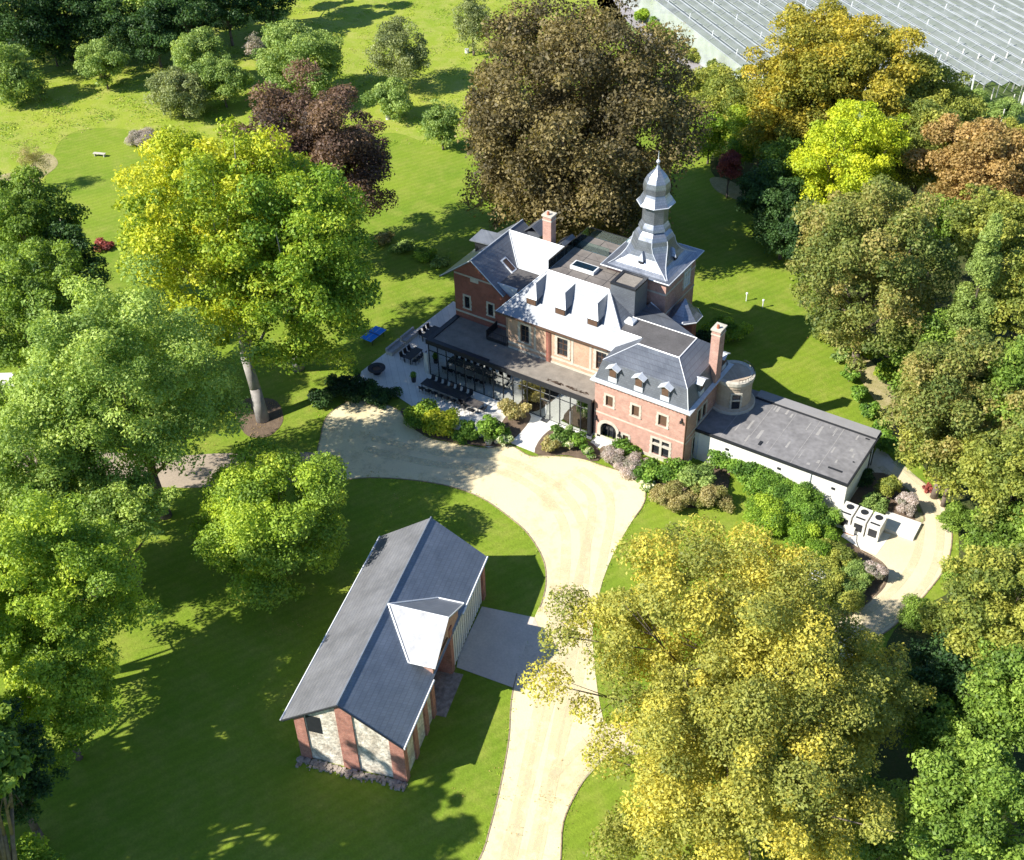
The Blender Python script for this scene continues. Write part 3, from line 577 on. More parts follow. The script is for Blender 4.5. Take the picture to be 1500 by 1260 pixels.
# ================================================================== GROUND
def smooth(pts, closed=True, n=5):
    out = []; k = len(pts)
    for i in range(k if closed else k-1):
        p0 = pts[(i-1) % k] if closed or i > 0 else pts[i]; p1 = pts[i]; p2 = pts[(i+1) % k]; p3 = pts[(i+2) % k] if closed or i+2 < k else p2
        for j in range(n):
            t = j/n
            out.append(tuple(.5*((2*p1[c])+(-p0[c]+p2[c])*t+(2*p0[c]-5*p1[c]+4*p2[c]-p3[c])*t*t+(-p0[c]+3*p1[c]-3*p2[c]+p3[c])*t**3) for c in (0, 1)))
    if not closed: out.append(tuple(pts[-1][:2]))
    return out
def px(*pts): return [tuple(site(x, y)[:2]) for x, y in pts]
def sheet(name, pts, z, m):
    o = MB().add([(x, y, z) for x, y in pts], [tuple(range(len(pts)))]).build(name, m)
    if o.data.polygons[0].normal.z < 0: o.data.flip_normals()
    o['kind'] = 'structure'; return o
def grass(name, c1, c2, c3, s1, s2, stripe=None):
    m, t, b = _mat(name); b.inputs['Roughness'].default_value = .9; b.inputs['Specular IOR Level'].default_value = .15
    co = t.nodes.new('ShaderNodeTexCoord')
    def noise(s, d=5, r=.6):
        n = t.nodes.new('ShaderNodeTexNoise'); n.inputs['Scale'].default_value = s; n.inputs['Detail'].default_value = d; n.inputs['Roughness'].default_value = r
        t.links.new(co.outputs['Object'], n.inputs['Vector']); return n
    def mix(a, bc, f, lo, hi):
        mr = t.nodes.new('ShaderNodeMapRange'); mr.inputs[1].default_value = lo; mr.inputs[2].default_value = hi; t.links.new(f, mr.inputs[0])
        mx = t.nodes.new('ShaderNodeMix'); mx.data_type = 'RGBA'; t.links.new(mr.outputs[0], mx.inputs[0])
        for v, k in ((a, 6), (bc, 7)):
            if isinstance(v, tuple): mx.inputs[k].default_value = (*v, 1)
            else: t.links.new(v, mx.inputs[k])
        return mx.outputs[2]
    a = mix(c1, c2, noise(s1).outputs['Fac'], .35, .65)
    a = mix(a, c3, noise(s2, 8, .75).outputs['Fac'], .45, .8)
    if stripe:
        w = t.nodes.new('ShaderNodeTexWave'); w.inputs['Scale'].default_value = stripe[0]; w.inputs['Distortion'].default_value = 1.5; w.inputs['Detail'].default_value = 1
        mp = t.nodes.new('ShaderNodeMapping'); mp.inputs['Rotation'].default_value = (0, 0, stripe[1]); t.links.new(co.outputs['Object'], mp.inputs[0]); t.links.new(mp.outputs[0], w.inputs[0])
        mr = t.nodes.new('ShaderNodeMapRange'); mr.inputs[3].default_value = 1-stripe[2]; mr.inputs[4].default_value = 1+stripe[2]; t.links.new(w.outputs['Fac'], mr.inputs[0])
        sc = t.nodes.new('ShaderNodeVectorMath'); sc.operation = 'SCALE'; t.links.new(a, sc.inputs[0]); t.links.new(mr.outputs[0], sc.inputs['Scale']); a = sc.outputs[0]
    n4 = noise(5, 4, .8); mr = t.nodes.new('ShaderNodeMapRange'); mr.inputs[1].default_value = .3; mr.inputs[2].default_value = .7; mr.inputs[3].default_value = .78; mr.inputs[4].default_value = 1.22; t.links.new(n4.outputs['Fac'], mr.inputs[0])
    sc = t.nodes.new('ShaderNodeVectorMath'); sc.operation = 'SCALE'; t.links.new(a, sc.inputs[0]); t.links.new(mr.outputs[0], sc.inputs['Scale'])
    t.links.new(sc.outputs[0], b.inputs['Base Color'])
    bp = t.nodes.new('ShaderNodeBump'); bp.inputs['Distance'].default_value = .06; t.links.new(noise(3.5, 6, .8).outputs['Fac'], bp.inputs['Height']); t.links.new(bp.outputs[0], b.inputs['Normal'])
    return m
LAWN = grass('lawn_grass', (.145, .23, .02), (.20, .275, .025), (.28, .30, .06), .07, .4, (.35, R(25), .05))
MEADOW = grass('meadow_grass', (.20, .29, .025), (.29, .345, .04), (.40, .38, .12), .06, .35)
GREEN = grass('putting_green', (.17, .25, .03), (.21, .285, .035), (.28, .31, .07), .07, .2, (.5, R(70), .05))
DRYG = grass('dry_grass', (.27, .25, .10), (.36, .31, .16), (.45, .38, .23), .3, 1.2)
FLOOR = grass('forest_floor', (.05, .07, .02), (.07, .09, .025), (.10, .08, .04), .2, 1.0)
GRAVEL = mat('cream_gravel', (.69, .575, .375), .95, .06, .06, col2=(.73, .66, .42), fine=(7, .05), bump=.02, bscale=12, spec=.1)
GRAVEL2 = mat('pinkish_gravel', (.60, .50, .34), .95, .08, .15, col2=(.69, .60, .42), fine=(7, .06), bump=.02, bscale=12, spec=.1)
TRACK = mat('worn_gravel', (.72, .65, .45), .95, .08, .3, fine=(7, .08), spec=.1)
APRON = mat('grey_apron', (.58, .51, .44), .9, .1, .6, fine=(6, .08))
ASPH = mat('asphalt', (.30, .28, .29), .85, .08, .4, fine=(5, .06))
SOIL = mat('bare_soil', (.14, .10, .07), .95, .3, 1.5, bump=.05)
sheet('lawn', [(-900, -500), (900, -500), (900, 1300), (-900, 1300)], 0, LAWN)
sheet('meadow', smooth(px((-60, 420), (0, 318), (62, 268), (90, 205), (140, 188), (205, 196), (250, 240), (400, 230), (520, 205), (580, 195), (650, 215), (720, 190), (800, 150), (900, 60), (880, -60), (300, -160), (-200, -60), (-300, 300))), .012, MEADOW)
sheet('dry_grass_patch', smooth(px((-10, 262), (35, 248), (68, 225), (85, 240), (60, 262), (20, 285), (-20, 300))), .02, DRYG)
sheet('orchard_ground', smooth(px((900, -40), (1010, 90), (1110, 160), (1350, 230), (1600, 260), (1800, -100), (1300, -300))), .012, grass('orchard_floor', (.16, .26, .05), (.22, .30, .09), (.28, .32, .16), .2, .6))
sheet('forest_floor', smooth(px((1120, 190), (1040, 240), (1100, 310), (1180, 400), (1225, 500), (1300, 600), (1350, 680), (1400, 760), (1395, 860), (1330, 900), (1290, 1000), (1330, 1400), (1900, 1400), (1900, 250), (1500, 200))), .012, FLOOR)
sheet('dry_grass_bank', smooth(px((1240, 512), (1268, 520), (1300, 560), (1322, 600), (1330, 640), (1310, 640), (1283, 590), (1255, 548))), .02, DRYG)
sheet('dry_grass_bank', smooth(px((1040, 262), (1062, 262), (1102, 283), (1104, 296), (1080, 293), (1050, 280))), .02, DRYG)
sheet('country_road', px((880, -30), (905, -30), (940, 18), (985, 55), (1024, 84), (1060, 112), (1050, 125), (1010, 103), (960, 68), (915, 28)), .03, ASPH)
drive = smooth(px((700, 1290), (712, 1235), (730, 1165), (745, 1085), (752, 1008), (783, 905), (793, 885), (800, 852), (795, 818), (773, 782), (745, 757), (706, 730), (660, 713), (600, 703), (540, 700), (485, 702), (465, 672), (470, 640), (478, 612), (503, 592), (530, 586), (562, 592), (590, 606), (620, 638), (665, 650), (715, 657), (745, 652), (775, 668), (800, 668), (850, 672), (880, 682), (925, 697), (944, 716), (943, 738), (925, 765), (903, 803), (886, 842), (874, 885), (868, 930), (875, 1010), (885, 1070), (875, 1112), (848, 1155), (825, 1205), (808, 1290)))
sheet('gravel_drive', drive, .03, GRAVEL)
loop = px((1286, 664), (1325, 690), (1350, 705), (1378, 735), (1394, 778), (1386, 828), (1352, 875), (1312, 915), (1270, 945), (1180, 1010), (1040, 1085), (900, 1110), (870, 1110), (860, 1060), (900, 1060), (1030, 1040), (1140, 985), (1232, 905), (1270, 885), (1296, 852), (1298, 835), (1285, 820), (1262, 808), (1255, 790), (1268, 772), (1345, 768), (1352, 752), (1335, 722), (1310, 705), (1290, 700))
sheet('gravel_path', smooth(loop), .036, GRAVEL2)
sheet('garage_forecourt', px((1288, 650), (1312, 680), (1296, 712), (1262, 700)), .042, APRON)
sheet('barn_apron', px((669, 978), (672, 960), (706, 889), (783, 905), (795, 935), (790, 990), (764, 1012), (752, 1008)), .045, APRON)
sheet('west_drive', smooth(px((470, 700), (330, 712), (240, 714), (120, 700), (-100, 690), (-100, 650), (120, 660), (240, 668), (335, 664), (470, 665))), .024, mat('west_drive_gravel', (.34, .28, .22), .95, .12, .3, fine=(6, .1)))
sheet('terrace', px((513, 557), (640, 460), (664, 442), (720, 470), (870, 630), (866, 645), (775, 606), (742, 652), (716, 656), (650, 640), (610, 600), (580, 580)), .05, PAVEP)
sheet('entrance_path', px((748, 650), (779, 609), (817, 621), (783, 664)), .075, PAVE)
sheet('terrace_paving', px((632, 552), (868, 640), (842, 634), (805, 622), (760, 640), (722, 622), (735, 600), (625, 560)), .066, PAVE)
sheet('concrete_pad', px((1232, 786), (1246, 768), (1305, 784), (1283, 814), (1262, 806)), .06, PAVE)
sheet('flower_bed', smooth(px((588, 600), (640, 604), (668, 632), (715, 640), (752, 600), (778, 612), (748, 648), (720, 655), (660, 648), (610, 632))), .085, SOIL)
sheet('flower_bed', smooth(px((783, 664), (812, 628), (870, 652), (875, 676), (830, 668))), .085, SOIL)
sheet('flower_bed', smooth(px((878, 664), (900, 655), (1000, 692), (1048, 668), (1068, 690), (1060, 730), (1020, 745), (965, 735), (940, 705), (905, 690))), .085, SOIL)
sheet('garden_bed', smooth(px((1248, 748), (1262, 700), (1300, 695), (1330, 722), (1348, 765), (1325, 766))), .05, SOIL)
sheet('garden_bed', smooth(px((1200, 870), (1235, 800), (1262, 806), (1298, 830), (1296, 860), (1262, 890), (1235, 905))), .05, SOIL)
sheet('bark_mulch', smooth(px((345, 590), (400, 585), (415, 615), (392, 640), (358, 635))), .02, SOIL)
sheet('doormat', px((791, 617), (796, 612), (806, 616), (801, 621)), .09, DARK)
# narrow stone edging along the gravel
def edging(pts, z=.0, h=.06, w=.045):
    m = MB()
    for i in range(len(pts)-1):
        a = Vector((*pts[i], 0)); b = Vector((*pts[i+1], 0)); d = (b-a); 
        if d.length < 1e-4: continue
        n = Vector((-d.y, d.x, 0)).normalized()*w; e = d.normalized()*.02
        m.add([a-n-e, a+n-e, b+n+e, b-n+e]+[p+Vector((0, 0, h)) for p in (a-n-e, a+n-e, b+n+e, b-n+e)], [(4, 7, 6, 5), (0, 1, 5, 4), (1, 2, 6, 5), (2, 3, 7, 6), (3, 0, 4, 7)])
    o = m.build('stone_edging', EDGE); o['kind'] = 'structure'; return o
edging(drive[0:22]); edging(drive[28:170]); edging(drive[200:])
lp = smooth(loop); edging(lp[5:42]); edging(lp[90:140])

def patchy(name, col, s_, lo, hi):
    m, t, b = _mat(name); out = t.nodes['Material Output']; b.inputs['Base Color'].default_value = (*col, 1); b.inputs['Roughness'].default_value = .95; b.inputs['Specular IOR Level'].default_value = .1
    co = t.nodes.new('ShaderNodeTexCoord'); n = t.nodes.new('ShaderNodeTexNoise'); n.inputs['Scale'].default_value = s_; n.inputs['Detail'].default_value = 8; n.inputs['Roughness'].default_value = .75; t.links.new(co.outputs['Object'], n.inputs['Vector'])
    mr = t.nodes.new('ShaderNodeMapRange'); mr.inputs[1].default_value = lo; mr.inputs[2].default_value = hi; t.links.new(n.outputs['Fac'], mr.inputs[0])
    x = t.nodes.new('ShaderNodeBsdfTransparent'); mx = t.nodes.new('ShaderNodeMixShader'); t.links.new(mr.outputs[0], mx.inputs[0]); t.links.new(x.outputs[0], mx.inputs[1]); t.links.new(b.outputs[0], mx.inputs[2]); t.links.new(mx.outputs[0], out.inputs[0]); return m
TRK = patchy('pale_wheel_wear', (.70, .63, .42), .4, .38, .72); TRKD = patchy('damp_gravel_stain', (.56, .46, .30), .3, .5, .95)
def strip(pts, w, off_):
    P = [Vector((*p, 0)) for p in smooth(pts, False, 6)]; L_ = []; R__ = []
    for i, p in enumerate(P):
        d = (P[min(i+1, len(P)-1)]-P[max(i-1, 0)]).normalized(); n = Vector((-d.y, d.x, 0)); L_.append(tuple((p+n*(off_+w))[:2])); R__.append(tuple((p+n*(off_-w))[:2]))
    return L_+R__[::-1]
line = px((752, 1290), (775, 1190), (795, 1090), (815, 990), (832, 900), (842, 830), (838, 765), (800, 715), (730, 680), (640, 672), (540, 650))
line2 = px((760, 1290), (782, 1190), (805, 1090), (832, 990), (850, 900), (868, 820), (880, 760), (875, 720), (840, 692))
loopl = px((1300, 680), (1350, 730), (1362, 790), (1340, 850), (1270, 915), (1150, 990), (1000, 1070), (890, 1085), (820, 1150))
for k, (l, w) in enumerate(((line, .45), (line2, .4), (loopl, .35))):
    for o_ in (-.85, .85): sheet('wheel_track', strip(l, w, o_), .056+.004*k+(.001 if o_ > 0 else 0), TRK)
sheet('gravel_stain', drive, .0515, TRKD)
# ================================================================== FOLIAGE
def leafmat(name, trans=.36, rough=.55):
    m, t, b = _mat(name); out = t.nodes['Material Output']
    a = t.nodes.new('ShaderNodeAttribute'); a.attribute_name = 'Col'
    b.inputs['Roughness'].default_value = rough; b.inputs['Specular IOR Level'].default_value = .35
    t.links.new(a.outputs['Color'], b.inputs['Base Color'])
    tr = t.nodes.new('ShaderNodeBsdfTranslucent'); 
    g = t.nodes.new('ShaderNodeMix'); g.data_type = 'RGBA'; g.blend_type = 'MULTIPLY'; g.inputs[0].default_value = 1; g.inputs[7].default_value = (1.18, 1.12, .5, 1)
    t.links.new(a.outputs['Color'], g.inputs[6]); t.links.new(g.outputs[2], tr.inputs[0])
    mx = t.nodes.new('ShaderNodeMixShader'); mx.inputs[0].default_value = trans
    t.links.new(b.outputs[0], mx.inputs[1]); t.links.new(tr.outputs[0], mx.inputs[2]); t.links.new(mx.outputs[0], out.inputs[0]); return m
LEAF = leafmat('leaves')
BARK = mat('tree_bark', (.16, .125, .10), .9, .35, 3, bump=.04)
BARKG = mat('grey_smooth_bark', (.30, .28, .27), .85, .3, 1.2, bump=.02)
PAL = {  # base tones: main, bright tip, deep
 'lime': [(.22, .27, .02), (.38, .37, .03), (.09, .15, .015)],
 'limegreen': [(.135, .215, .022), (.27, .31, .03), (.055, .11, .014)],
 'copper': [(.10, .082, .036), (.185, .15, .06), (.05, .045, .025)],
 'copperdark': [(.06, .04, .035), (.12, .07, .055), (.03, .025, .028)],
 'coppertop': [(.105, .065, .045), (.16, .105, .065), (.045, .035, .03)],
 'maple': [(.19, .26, .055), (.29, .36, .09), (.085, .145, .03)],
 'mid': [(.115, .18, .027), (.20, .27, .045), (.05, .09, .015)],
 'dark': [(.028, .065, .018), (.06, .11, .03), (.015, .035, .012)],  # shade on woodland trees put into the leaf colour, beside true dark green
 'bright': [(.15, .235, .022), (.26, .33, .032), (.065, .125, .014)],
 'freshlime': [(.185, .265, .03), (.31, .37, .04), (.085, .145, .02)],
 'yellow': [(.28, .33, .02), (.40, .41, .025), (.15, .21, .015)],
 'gold': [(.21, .195, .03), (.32, .255, .03), (.10, .12, .02)],
 'olive': [(.165, .19, .035), (.26, .26, .05), (.07, .10, .022)],
 'oliverust': [(.15, .17, .04), (.24, .20, .065), (.06, .09, .022)],
 'brown': [(.24, .165, .06), (.30, .21, .08), (.14, .11, .035)],
 'oak': [(.235, .235, .048), (.40, .345, .055), (.115, .135, .03)],
 'orchard': [(.15, .215, .055), (.23, .29, .085), (.065, .11, .028)],
 'orchardgrey': [(.15, .18, .07), (.22, .24, .105), (.075, .095, .04)],
 'pale': [(.17, .225, .055), (.22, .27, .07), (.12, .17, .045)],
 'red': [(.20, .05, .045), (.28, .09, .07), (.09, .03, .03)],
 'lavender': [(.26, .23, .22), (.36, .31, .31), (.12, .13, .08)],
 'straw': [(.24, .21, .09), (.31, .27, .13), (.14, .15, .045)],
 'shrub': [(.09, .17, .02), (.17, .26, .04), (.035, .08, .012)],
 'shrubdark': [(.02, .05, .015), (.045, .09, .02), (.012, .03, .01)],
 'flowers': [(.10, .17, .03), (.62, .60, .48), (.04, .08, .015)],
}
FG = 1.95
def foliage_mesh(name, puffs, pal, nleaf, ls, rng, up=.35, mixw=(.55, .25, .2), droop=.0):
    """puffs: array (n,5) x y z r flat ; leaves scattered in each puff, each a small folded blade"""
    P = np.array(puffs); w = P[:, 3]**2; w = w/w.sum(); cnt = rng.multinomial(nleaf, w); idx = np.repeat(np.arange(len(P)), cnt); n = len(idx)
    d = rng.normal(size=(n, 3)); d /= np.linalg.norm(d, axis=1)[:, None]; d[:, 2] = np.where((d[:, 2] < -.3) & (rng.random(n) < .7), -d[:, 2], d[:, 2])
    rad = P[idx, 3]*(.35+.66*rng.random(n)**.6+.12*np.abs(rng.normal(size=n)))
    pos = P[idx, :3]+d*rad[:, None]*np.stack([np.ones(n), np.ones(n), P[idx, 4]], 1)
    pos[:, 2] -= droop*rng.random(n)*P[idx, 3]
    nor = d*.55+rng.normal(size=(n, 3))*.55; nor[:, 2] += up; nor /= np.linalg.norm(nor, axis=1)[:, None]
    t = np.cross(nor, rng.normal(size=(n, 3))); t /= np.linalg.norm(t, axis=1)[:, None]; b = np.cross(nor, t)
    s = ls*(.4+1.15*rng.random(n)**1.4); s = s[:, None]
    v = np.empty((n, 4, 3)); fold = nor*s*.25
    v[:, 0] = pos-t*s*.75; v[:, 1] = pos-b*s*.45+fold; v[:, 2] = pos+t*s*.75; v[:, 3] = pos+b*s*.45+fold
    me = bpy.data.meshes.new(name); me.vertices.add(n*4); me.vertices.foreach_set('co', v.reshape(-1)); me.loops.add(n*4); me.loops.foreach_set('vertex_index', np.arange(n*4, dtype=np.int32))
    me.polygons.add(n); me.polygons.foreach_set('loop_start', np.arange(0, n*4, 4, dtype=np.int32)); me.polygons.foreach_set('loop_total', np.full(n, 4, dtype=np.int32))
    me.update(calc_edges=True)
    tone = np.array(PAL[pal])*FG; pt = rng.random(len(P)); pk = rng.random((len(P)))
    a = np.clip(pt[idx]*.8+rng.normal(size=n)*.15+.1, 0, 1)
    c = np.where((a < .5)[:, None], tone[2]+(tone[0]-tone[2])*(a*2)[:, None], tone[0]+(tone[1]-tone[0])*((a-.5)*2)[:, None])
    c = c*(.91+.18*rng.random(n))[:, None]
    col = np.ones((n, 4, 4), dtype=np.float32); col[:, :, :3] = c[:, None, :]
    at = me.color_attributes.new('Col', 'FLOAT_COLOR', 'POINT'); at.data.foreach_set('color', col.reshape(-1))
    me.materials.append(LEAF); return me
def crown_puffs(R_, c, rng, kind='round', pr=.2, dens=1.0, hollow=.62):
    """puff centres through an ellipsoid shell of half axes R_,R_,c, with an uneven outline"""
    n = int(dens*120*(.2/pr)**2); out = []
    ph = rng.random(6)*6.28; am = .09
    k = 0
    while len(out) < n:
        d = rng.normal(size=3); d /= np.linalg.norm(d)
        if kind != 'dome' and d[2] < -.55 and rng.random() < .6: continue
        az = math.atan2(d[1], d[0]); el = math.asin(d[2])
        am = .035 if kind == 'dome' else .09
        f = 1+am*math.sin(3*az+ph[0])+am*math.sin(5*az+ph[1]+2*el)+.07*math.sin(4*el+ph[2]+az)+(.03 if kind == 'dome' else .085)*rng.normal()
        u = hollow+(1-hollow)*rng.random()**.6 if rng.random() < .8 else .2+.5*rng.random()
        r = pr*R_*(.45+.95*rng.random())
        u = u*f*(1-pr*.6)
        x, y, z = d[0]*R_*u, d[1]*R_*u, d[2]*c*u
        if kind == 'cone':
            hz = rng.random()**1.3; rr = R_*(1-hz)**.8*(.6+.4*rng.random()); x, y, z = math.cos(az)*rr, math.sin(az)*rr, -c+2*c*hz; r = pr*R_*(.5+.5*(1-hz))
        if kind == 'dome':   # broad crown, flat underneath, skirts to the bottom
            z = z if z > 0 else z*.9
            if z < 0: s_ = 1/max(.6, math.sqrt(1-min(.64, (z/c)**2))); x *= s_*.92; y *= s_*.92
        out.append((x, y, z, r, .62+.2*rng.random()))
    return out
NTREE = [0]
def tree(label, cx, cy, rx, ry, hc, pal, kind='round', pr=.2, dens=1.0, leaf=.34, cov=2.6, base=None, name='tree', cat='tree', group=None, bark=None, world=None, trunk=True, droop=.0, hollow=.62, up=.35, sparse=1.0, twigs=0):
    NTREE[0] += 1; rng = np.random.default_rng(100+NTREE[0])
    if world: p = Vector(world[0]); R_, c = world[1], world[2]; hc = p.z
    else:
        p = site(cx, cy, hc); d = p-CAM; dist = d.dot(FW); th = math.atan2(-d.z, math.hypot(d.x, d.y))
        R_ = rx*dist/F_PX; rm = ry*dist/F_PX; c = math.sqrt(max((rm)**2-(R_*math.sin(th))**2, (.45*R_)**2))/math.cos(th)
    c = min(c, hc*.97); g = Vector((p.x, p.y, 0)) if base is None else site(base[0], base[1], 0)
    off = Vector((p.x-g.x, p.y-g.y, hc))
    o = thing(name, label, cat, g, 0, group)
    pf = crown_puffs(R_, c, rng, kind, pr, dens*max(.8, min(1.6, (c/R_))), hollow)
    pf = [(x+off.x, y+off.y, max(z+off.z, r*.35), r, f) for x, y, z, r, f in pf]
    area = 4*math.pi*R_*(R_+c)/2; ls = leaf
    ls *= .6; n = int(min(170000, max(1500, area*cov/(ls*ls*.72)*sparse)))
    me = foliage_mesh('crown', pf, pal, n, ls, rng, up=up, droop=droop)
    co = bpy.data.objects.new('crown', me); COL.objects.link(co); co.parent = o
    if trunk:
        m = MB(); tr = max(.07, .021*(hc+c)) if name != 'shrub' else .04
        top = Vector((off.x*.85, off.y*.85, max(hc*.9, .3))); a = Vector((0, 0, -.1)); k = 5; prev = a; pr_ = tr*1.12
        for i in range(1, k+1):
            q = a.lerp(top, i/k)+Vector((math.sin(i*2.1+NTREE[0])*tr*.3, math.cos(i*1.7)*tr*.3, 0)); r2 = tr*(1-.6*i/k); m.tube(prev, q, pr_, r2, 9); prev = q; pr_ = r2
        for i in range(16 if R_ > 3 else 8):
            x, y, z, r, f = pf[rng.integers(len(pf))]; t0 = .35+.6*rng.random(); s0 = a.lerp(top, t0); e = Vector((x, y, z)); mid = s0.lerp(e, .5)+Vector((0, 0, -.06*(e-s0).length)); br = tr*.42*(1.1-t0*.6)
            m.tube(s0, mid, br, br*.6, 6); m.tube(mid, e, br*.6, br*.2, 5)
            for j in range(2):
                e2 = mid+(e-mid)*.6+Vector(rng.normal(size=3))*r*.7; m.tube(mid.lerp(e, .3), e2, br*.3, br*.1, 4)
        for i in range(twigs):
            x, y, z, r, f = pf[rng.integers(len(pf))]; e = Vector((x, y, z)); c_ = Vector((off.x, off.y, off.z)); dd = (e-c_).normalized(); e2 = e+dd*r*1.25
            e2 = e+dd*r*.7; m.tube(c_.lerp(e, .35), e, .06, .035, 5); m.tube(e, e2, .035, .015, 4)
            for j in range(2): m.tube(e.lerp(e2, .4), e2+Vector(rng.normal(size=3))*.6, .02, .01, 3)
        m.build('trunk', bark or BARK, o, smooth=True)
    return o
def caster(x, y, z, R_, c, pal='mid', **k):
    """tree outside the picture whose shadow falls on photo point (x,y)"""
    s = site(x, y, 0)+Vector((SUN_DIR.x, SUN_DIR.y, SUN_DIR.z))*(z/SUN_DIR.z); return s

def tufts(name, spots, n, ls, pal, kind='stuff'):
    rng = np.random.default_rng(n); P = [(x, y, .0, r, .12) for x, y, r in spots]
    me = foliage_mesh(name, P, pal, n, ls, rng, up=.9); o = bpy.data.objects.new(name, me); COL.objects.link(o); o['kind'] = kind; return o

# ================================================================== TREES
# big pair left of the house
tree('huge yellow-green beech with a tall pale leaning trunk left of the terrace', 318, 335, 145, 165, 19, 'lime', pr=.15, dens=1.0, leaf=.36, base=(385, 615), name='beech_tree', bark=BARKG, droop=.4)
tree('yellow-green beech just right of the huge one, its short trunk behind the blue table', 440, 390, 118, 170, 16.5, 'limegreen', pr=.16, leaf=.36, base=(437, 540), name='beech_tree', bark=BARKG, droop=.4)
tree('dark copper beech rising behind the yellow-green beeches', 458, 238, 118, 122, 14, 'coppertop', pr=.16, leaf=.34, name='copper_beech')
tree('enormous dome-shaped copper beech behind the mansion', 845, 180, 183, 186, 15.5, 'copper', 'dome', pr=.13, dens=1.5, leaf=.42, cov=4.6, hollow=.7, base=(858, 350), name='copper_beech', droop=.8, up=.2)
# left hand mass
tree('dark green tree at the left edge below the bare sapling', 45, 335, 78, 85, 13, 'mid', pr=.2, leaf=.34)
tree('shaded dark green tree between the left-edge tree and the yellow-green beech', 95, 400, 62, 70, 10, 'dark', leaf=.32)
tree('rounded green maple at the left edge above the parked white van', 40, 450, 105, 95, 14, 'mid', pr=.18, leaf=.3, name='maple_tree')
tree('broad pale green maple filling the left of the grounds above the west drive', 190, 565, 148, 168, 15, 'maple', pr=.15, dens=1.15, leaf=.28, cov=2.3, name='maple_tree')
tree('pale green maple at the left edge, lower neighbour of the broad maple', 45, 640, 110, 110, 13, 'maple', pr=.18, leaf=.28, name='maple_tree')
tree('small pale green maple overhanging the end of the west drive', 170, 745, 85, 62, 9, 'maple', pr=.2, leaf=.27, name='maple_tree')
tree('green tree at the left edge wedged between the lower maple and the bright lime', 22, 768, 92, 78, 9.5, 'maple', pr=.19, leaf=.28)
tree('dark green tree behind the bright lime, filling the gap under the small maple', 120, 800, 60, 52, 6, 'mid', pr=.22, leaf=.27)
tree('bright green lime tree at the lower left edge', 82, 860, 120, 135, 11.5, 'freshlime', pr=.15, dens=1.1, leaf=.26, name='lime_tree')
tree('lower bright green lime joined to the foot of the big lime at the left edge', 75, 1010, 98, 100, 8, 'freshlime', pr=.17, dens=1.0, leaf=.25, name='lime_tree')
tree('dark green tree in the bottom left corner below the bright lime', 8, 1120, 68, 95, 9, 'dark', leaf=.26)
tree('small sunlit treetop at the very bottom left corner', 40, 1275, 60, 40, 7, 'bright', leaf=.25)
tree('round bright green maple standing alone left of the barn', 398, 766, 118, 118, 6.0, 'freshlime', pr=.2, leaf=.27, cov=2.9, name='maple_tree')
# trees outside the left and bottom of the frame whose shadows darken the lawn
def off(lab, sx, sy, z, R_, c, pal='mid', sparse=.6): p = caster(sx, sy, z, R_, c); tree(lab, 0, 0, 0, 0, 0, pal, world=((p.x, p.y, z), R_, c), leaf=.5, cov=3.0, sparse=.8, pr=.2, dens=.3, hollow=.45, group='trees outside the left of the frame', name='park_tree')
for sx, sy, z, R_, c in ((370, 930, 17, 4, 4), (330, 1040, 17, 6, 5), (200, 1170, 17, 6.5, 5), (350, 1190, 18, 5.5, 5), (450, 1230, 20, 6, 5), (590, 1225, 20, 4, 4), (60, 1220, 14, 7, 5), (540, 1160, 20, 3, 3.5), (440, 1090, 22, 3.2, 3), (555, 1330, 20, 4, 4)):
    off('tall park tree standing left of the picture', sx, sy, z, R_, c)
for sx, sy, z, R_, c in ((100, 40, 15, 9, 7), (250, 45, 15, 9, 7), (380, 35, 13, 8, 6), (0, 70, 14, 8, 7), (520, 18, 12, 7, 5), (700, -30, 12, 8, 5)):
    off('tall park tree standing left of the picture', sx, sy, z, R_, c)
# orchard, upper left
tree('drooping green orchard tree at the upper left edge', 15, 108, 40, 50, 4.6, 'orchard', pr=.25, leaf=.34, name='orchard_tree', up=.1)
tree('small green sapling close to the drooping orchard tree', 55, 128, 14, 22, 2.2, 'orchard', pr=.35, leaf=.28, name='orchard_tree')
tree('egg-shaped pale green orchard tree in front of the dark wood', 149, 92, 36, 40, 4.2, 'orchard', pr=.25, leaf=.32, name='orchard_tree')
tree('spiky green orchard tree between the egg-shaped one and the broad one', 292, 78, 42, 40, 5, 'orchard', pr=.25, leaf=.34, name='orchard_tree')
tree('grey-green spreading orchard tree just above the yellow-green beech', 262, 135, 48, 38, 3.8, 'orchardgrey', pr=.25, leaf=.3, name='orchard_tree')
tree('olive orchard tree tucked beside the grey-green spreading one', 325, 118, 38, 40, 4.2, 'orchard', pr=.25, leaf=.3, name='orchard_tree')
tree('broad green orchard tree above the dark copper beech', 437, 88, 64, 60, 6.2, 'orchard', pr=.2, leaf=.36, name='orchard_tree')
tree('leafless grey-mauve bush left of the broad orchard tree', 374, 70, 17, 26, 2.6, 'lavender', pr=.3, leaf=.2, cov=1.2, name='bush', cat='bush')
tree('thin grey-green orchard tree alone in the middle of the meadow', 585, 82, 46, 58, 5.4, 'orchardgrey', pr=.2, leaf=.3, cov=1.7, name='orchard_tree')
tree('low leafy green tree with a white trunk guard below the thin orchard tree', 573, 148, 34, 30, 2.8, 'orchard', pr=.3, leaf=.34, name='orchard_tree')
tree('slender grey-green orchard tree at the top edge left of the great copper beech', 692, 35, 27, 42, 5.2, 'orchardgrey', pr=.25, leaf=.28, cov=1.7, name='orchard_tree')
tree('small round green tree touching the left side of the great copper beech', 647, 184, 27, 35, 3.6, 'orchard', pr=.28, leaf=.3, name='orchard_tree')
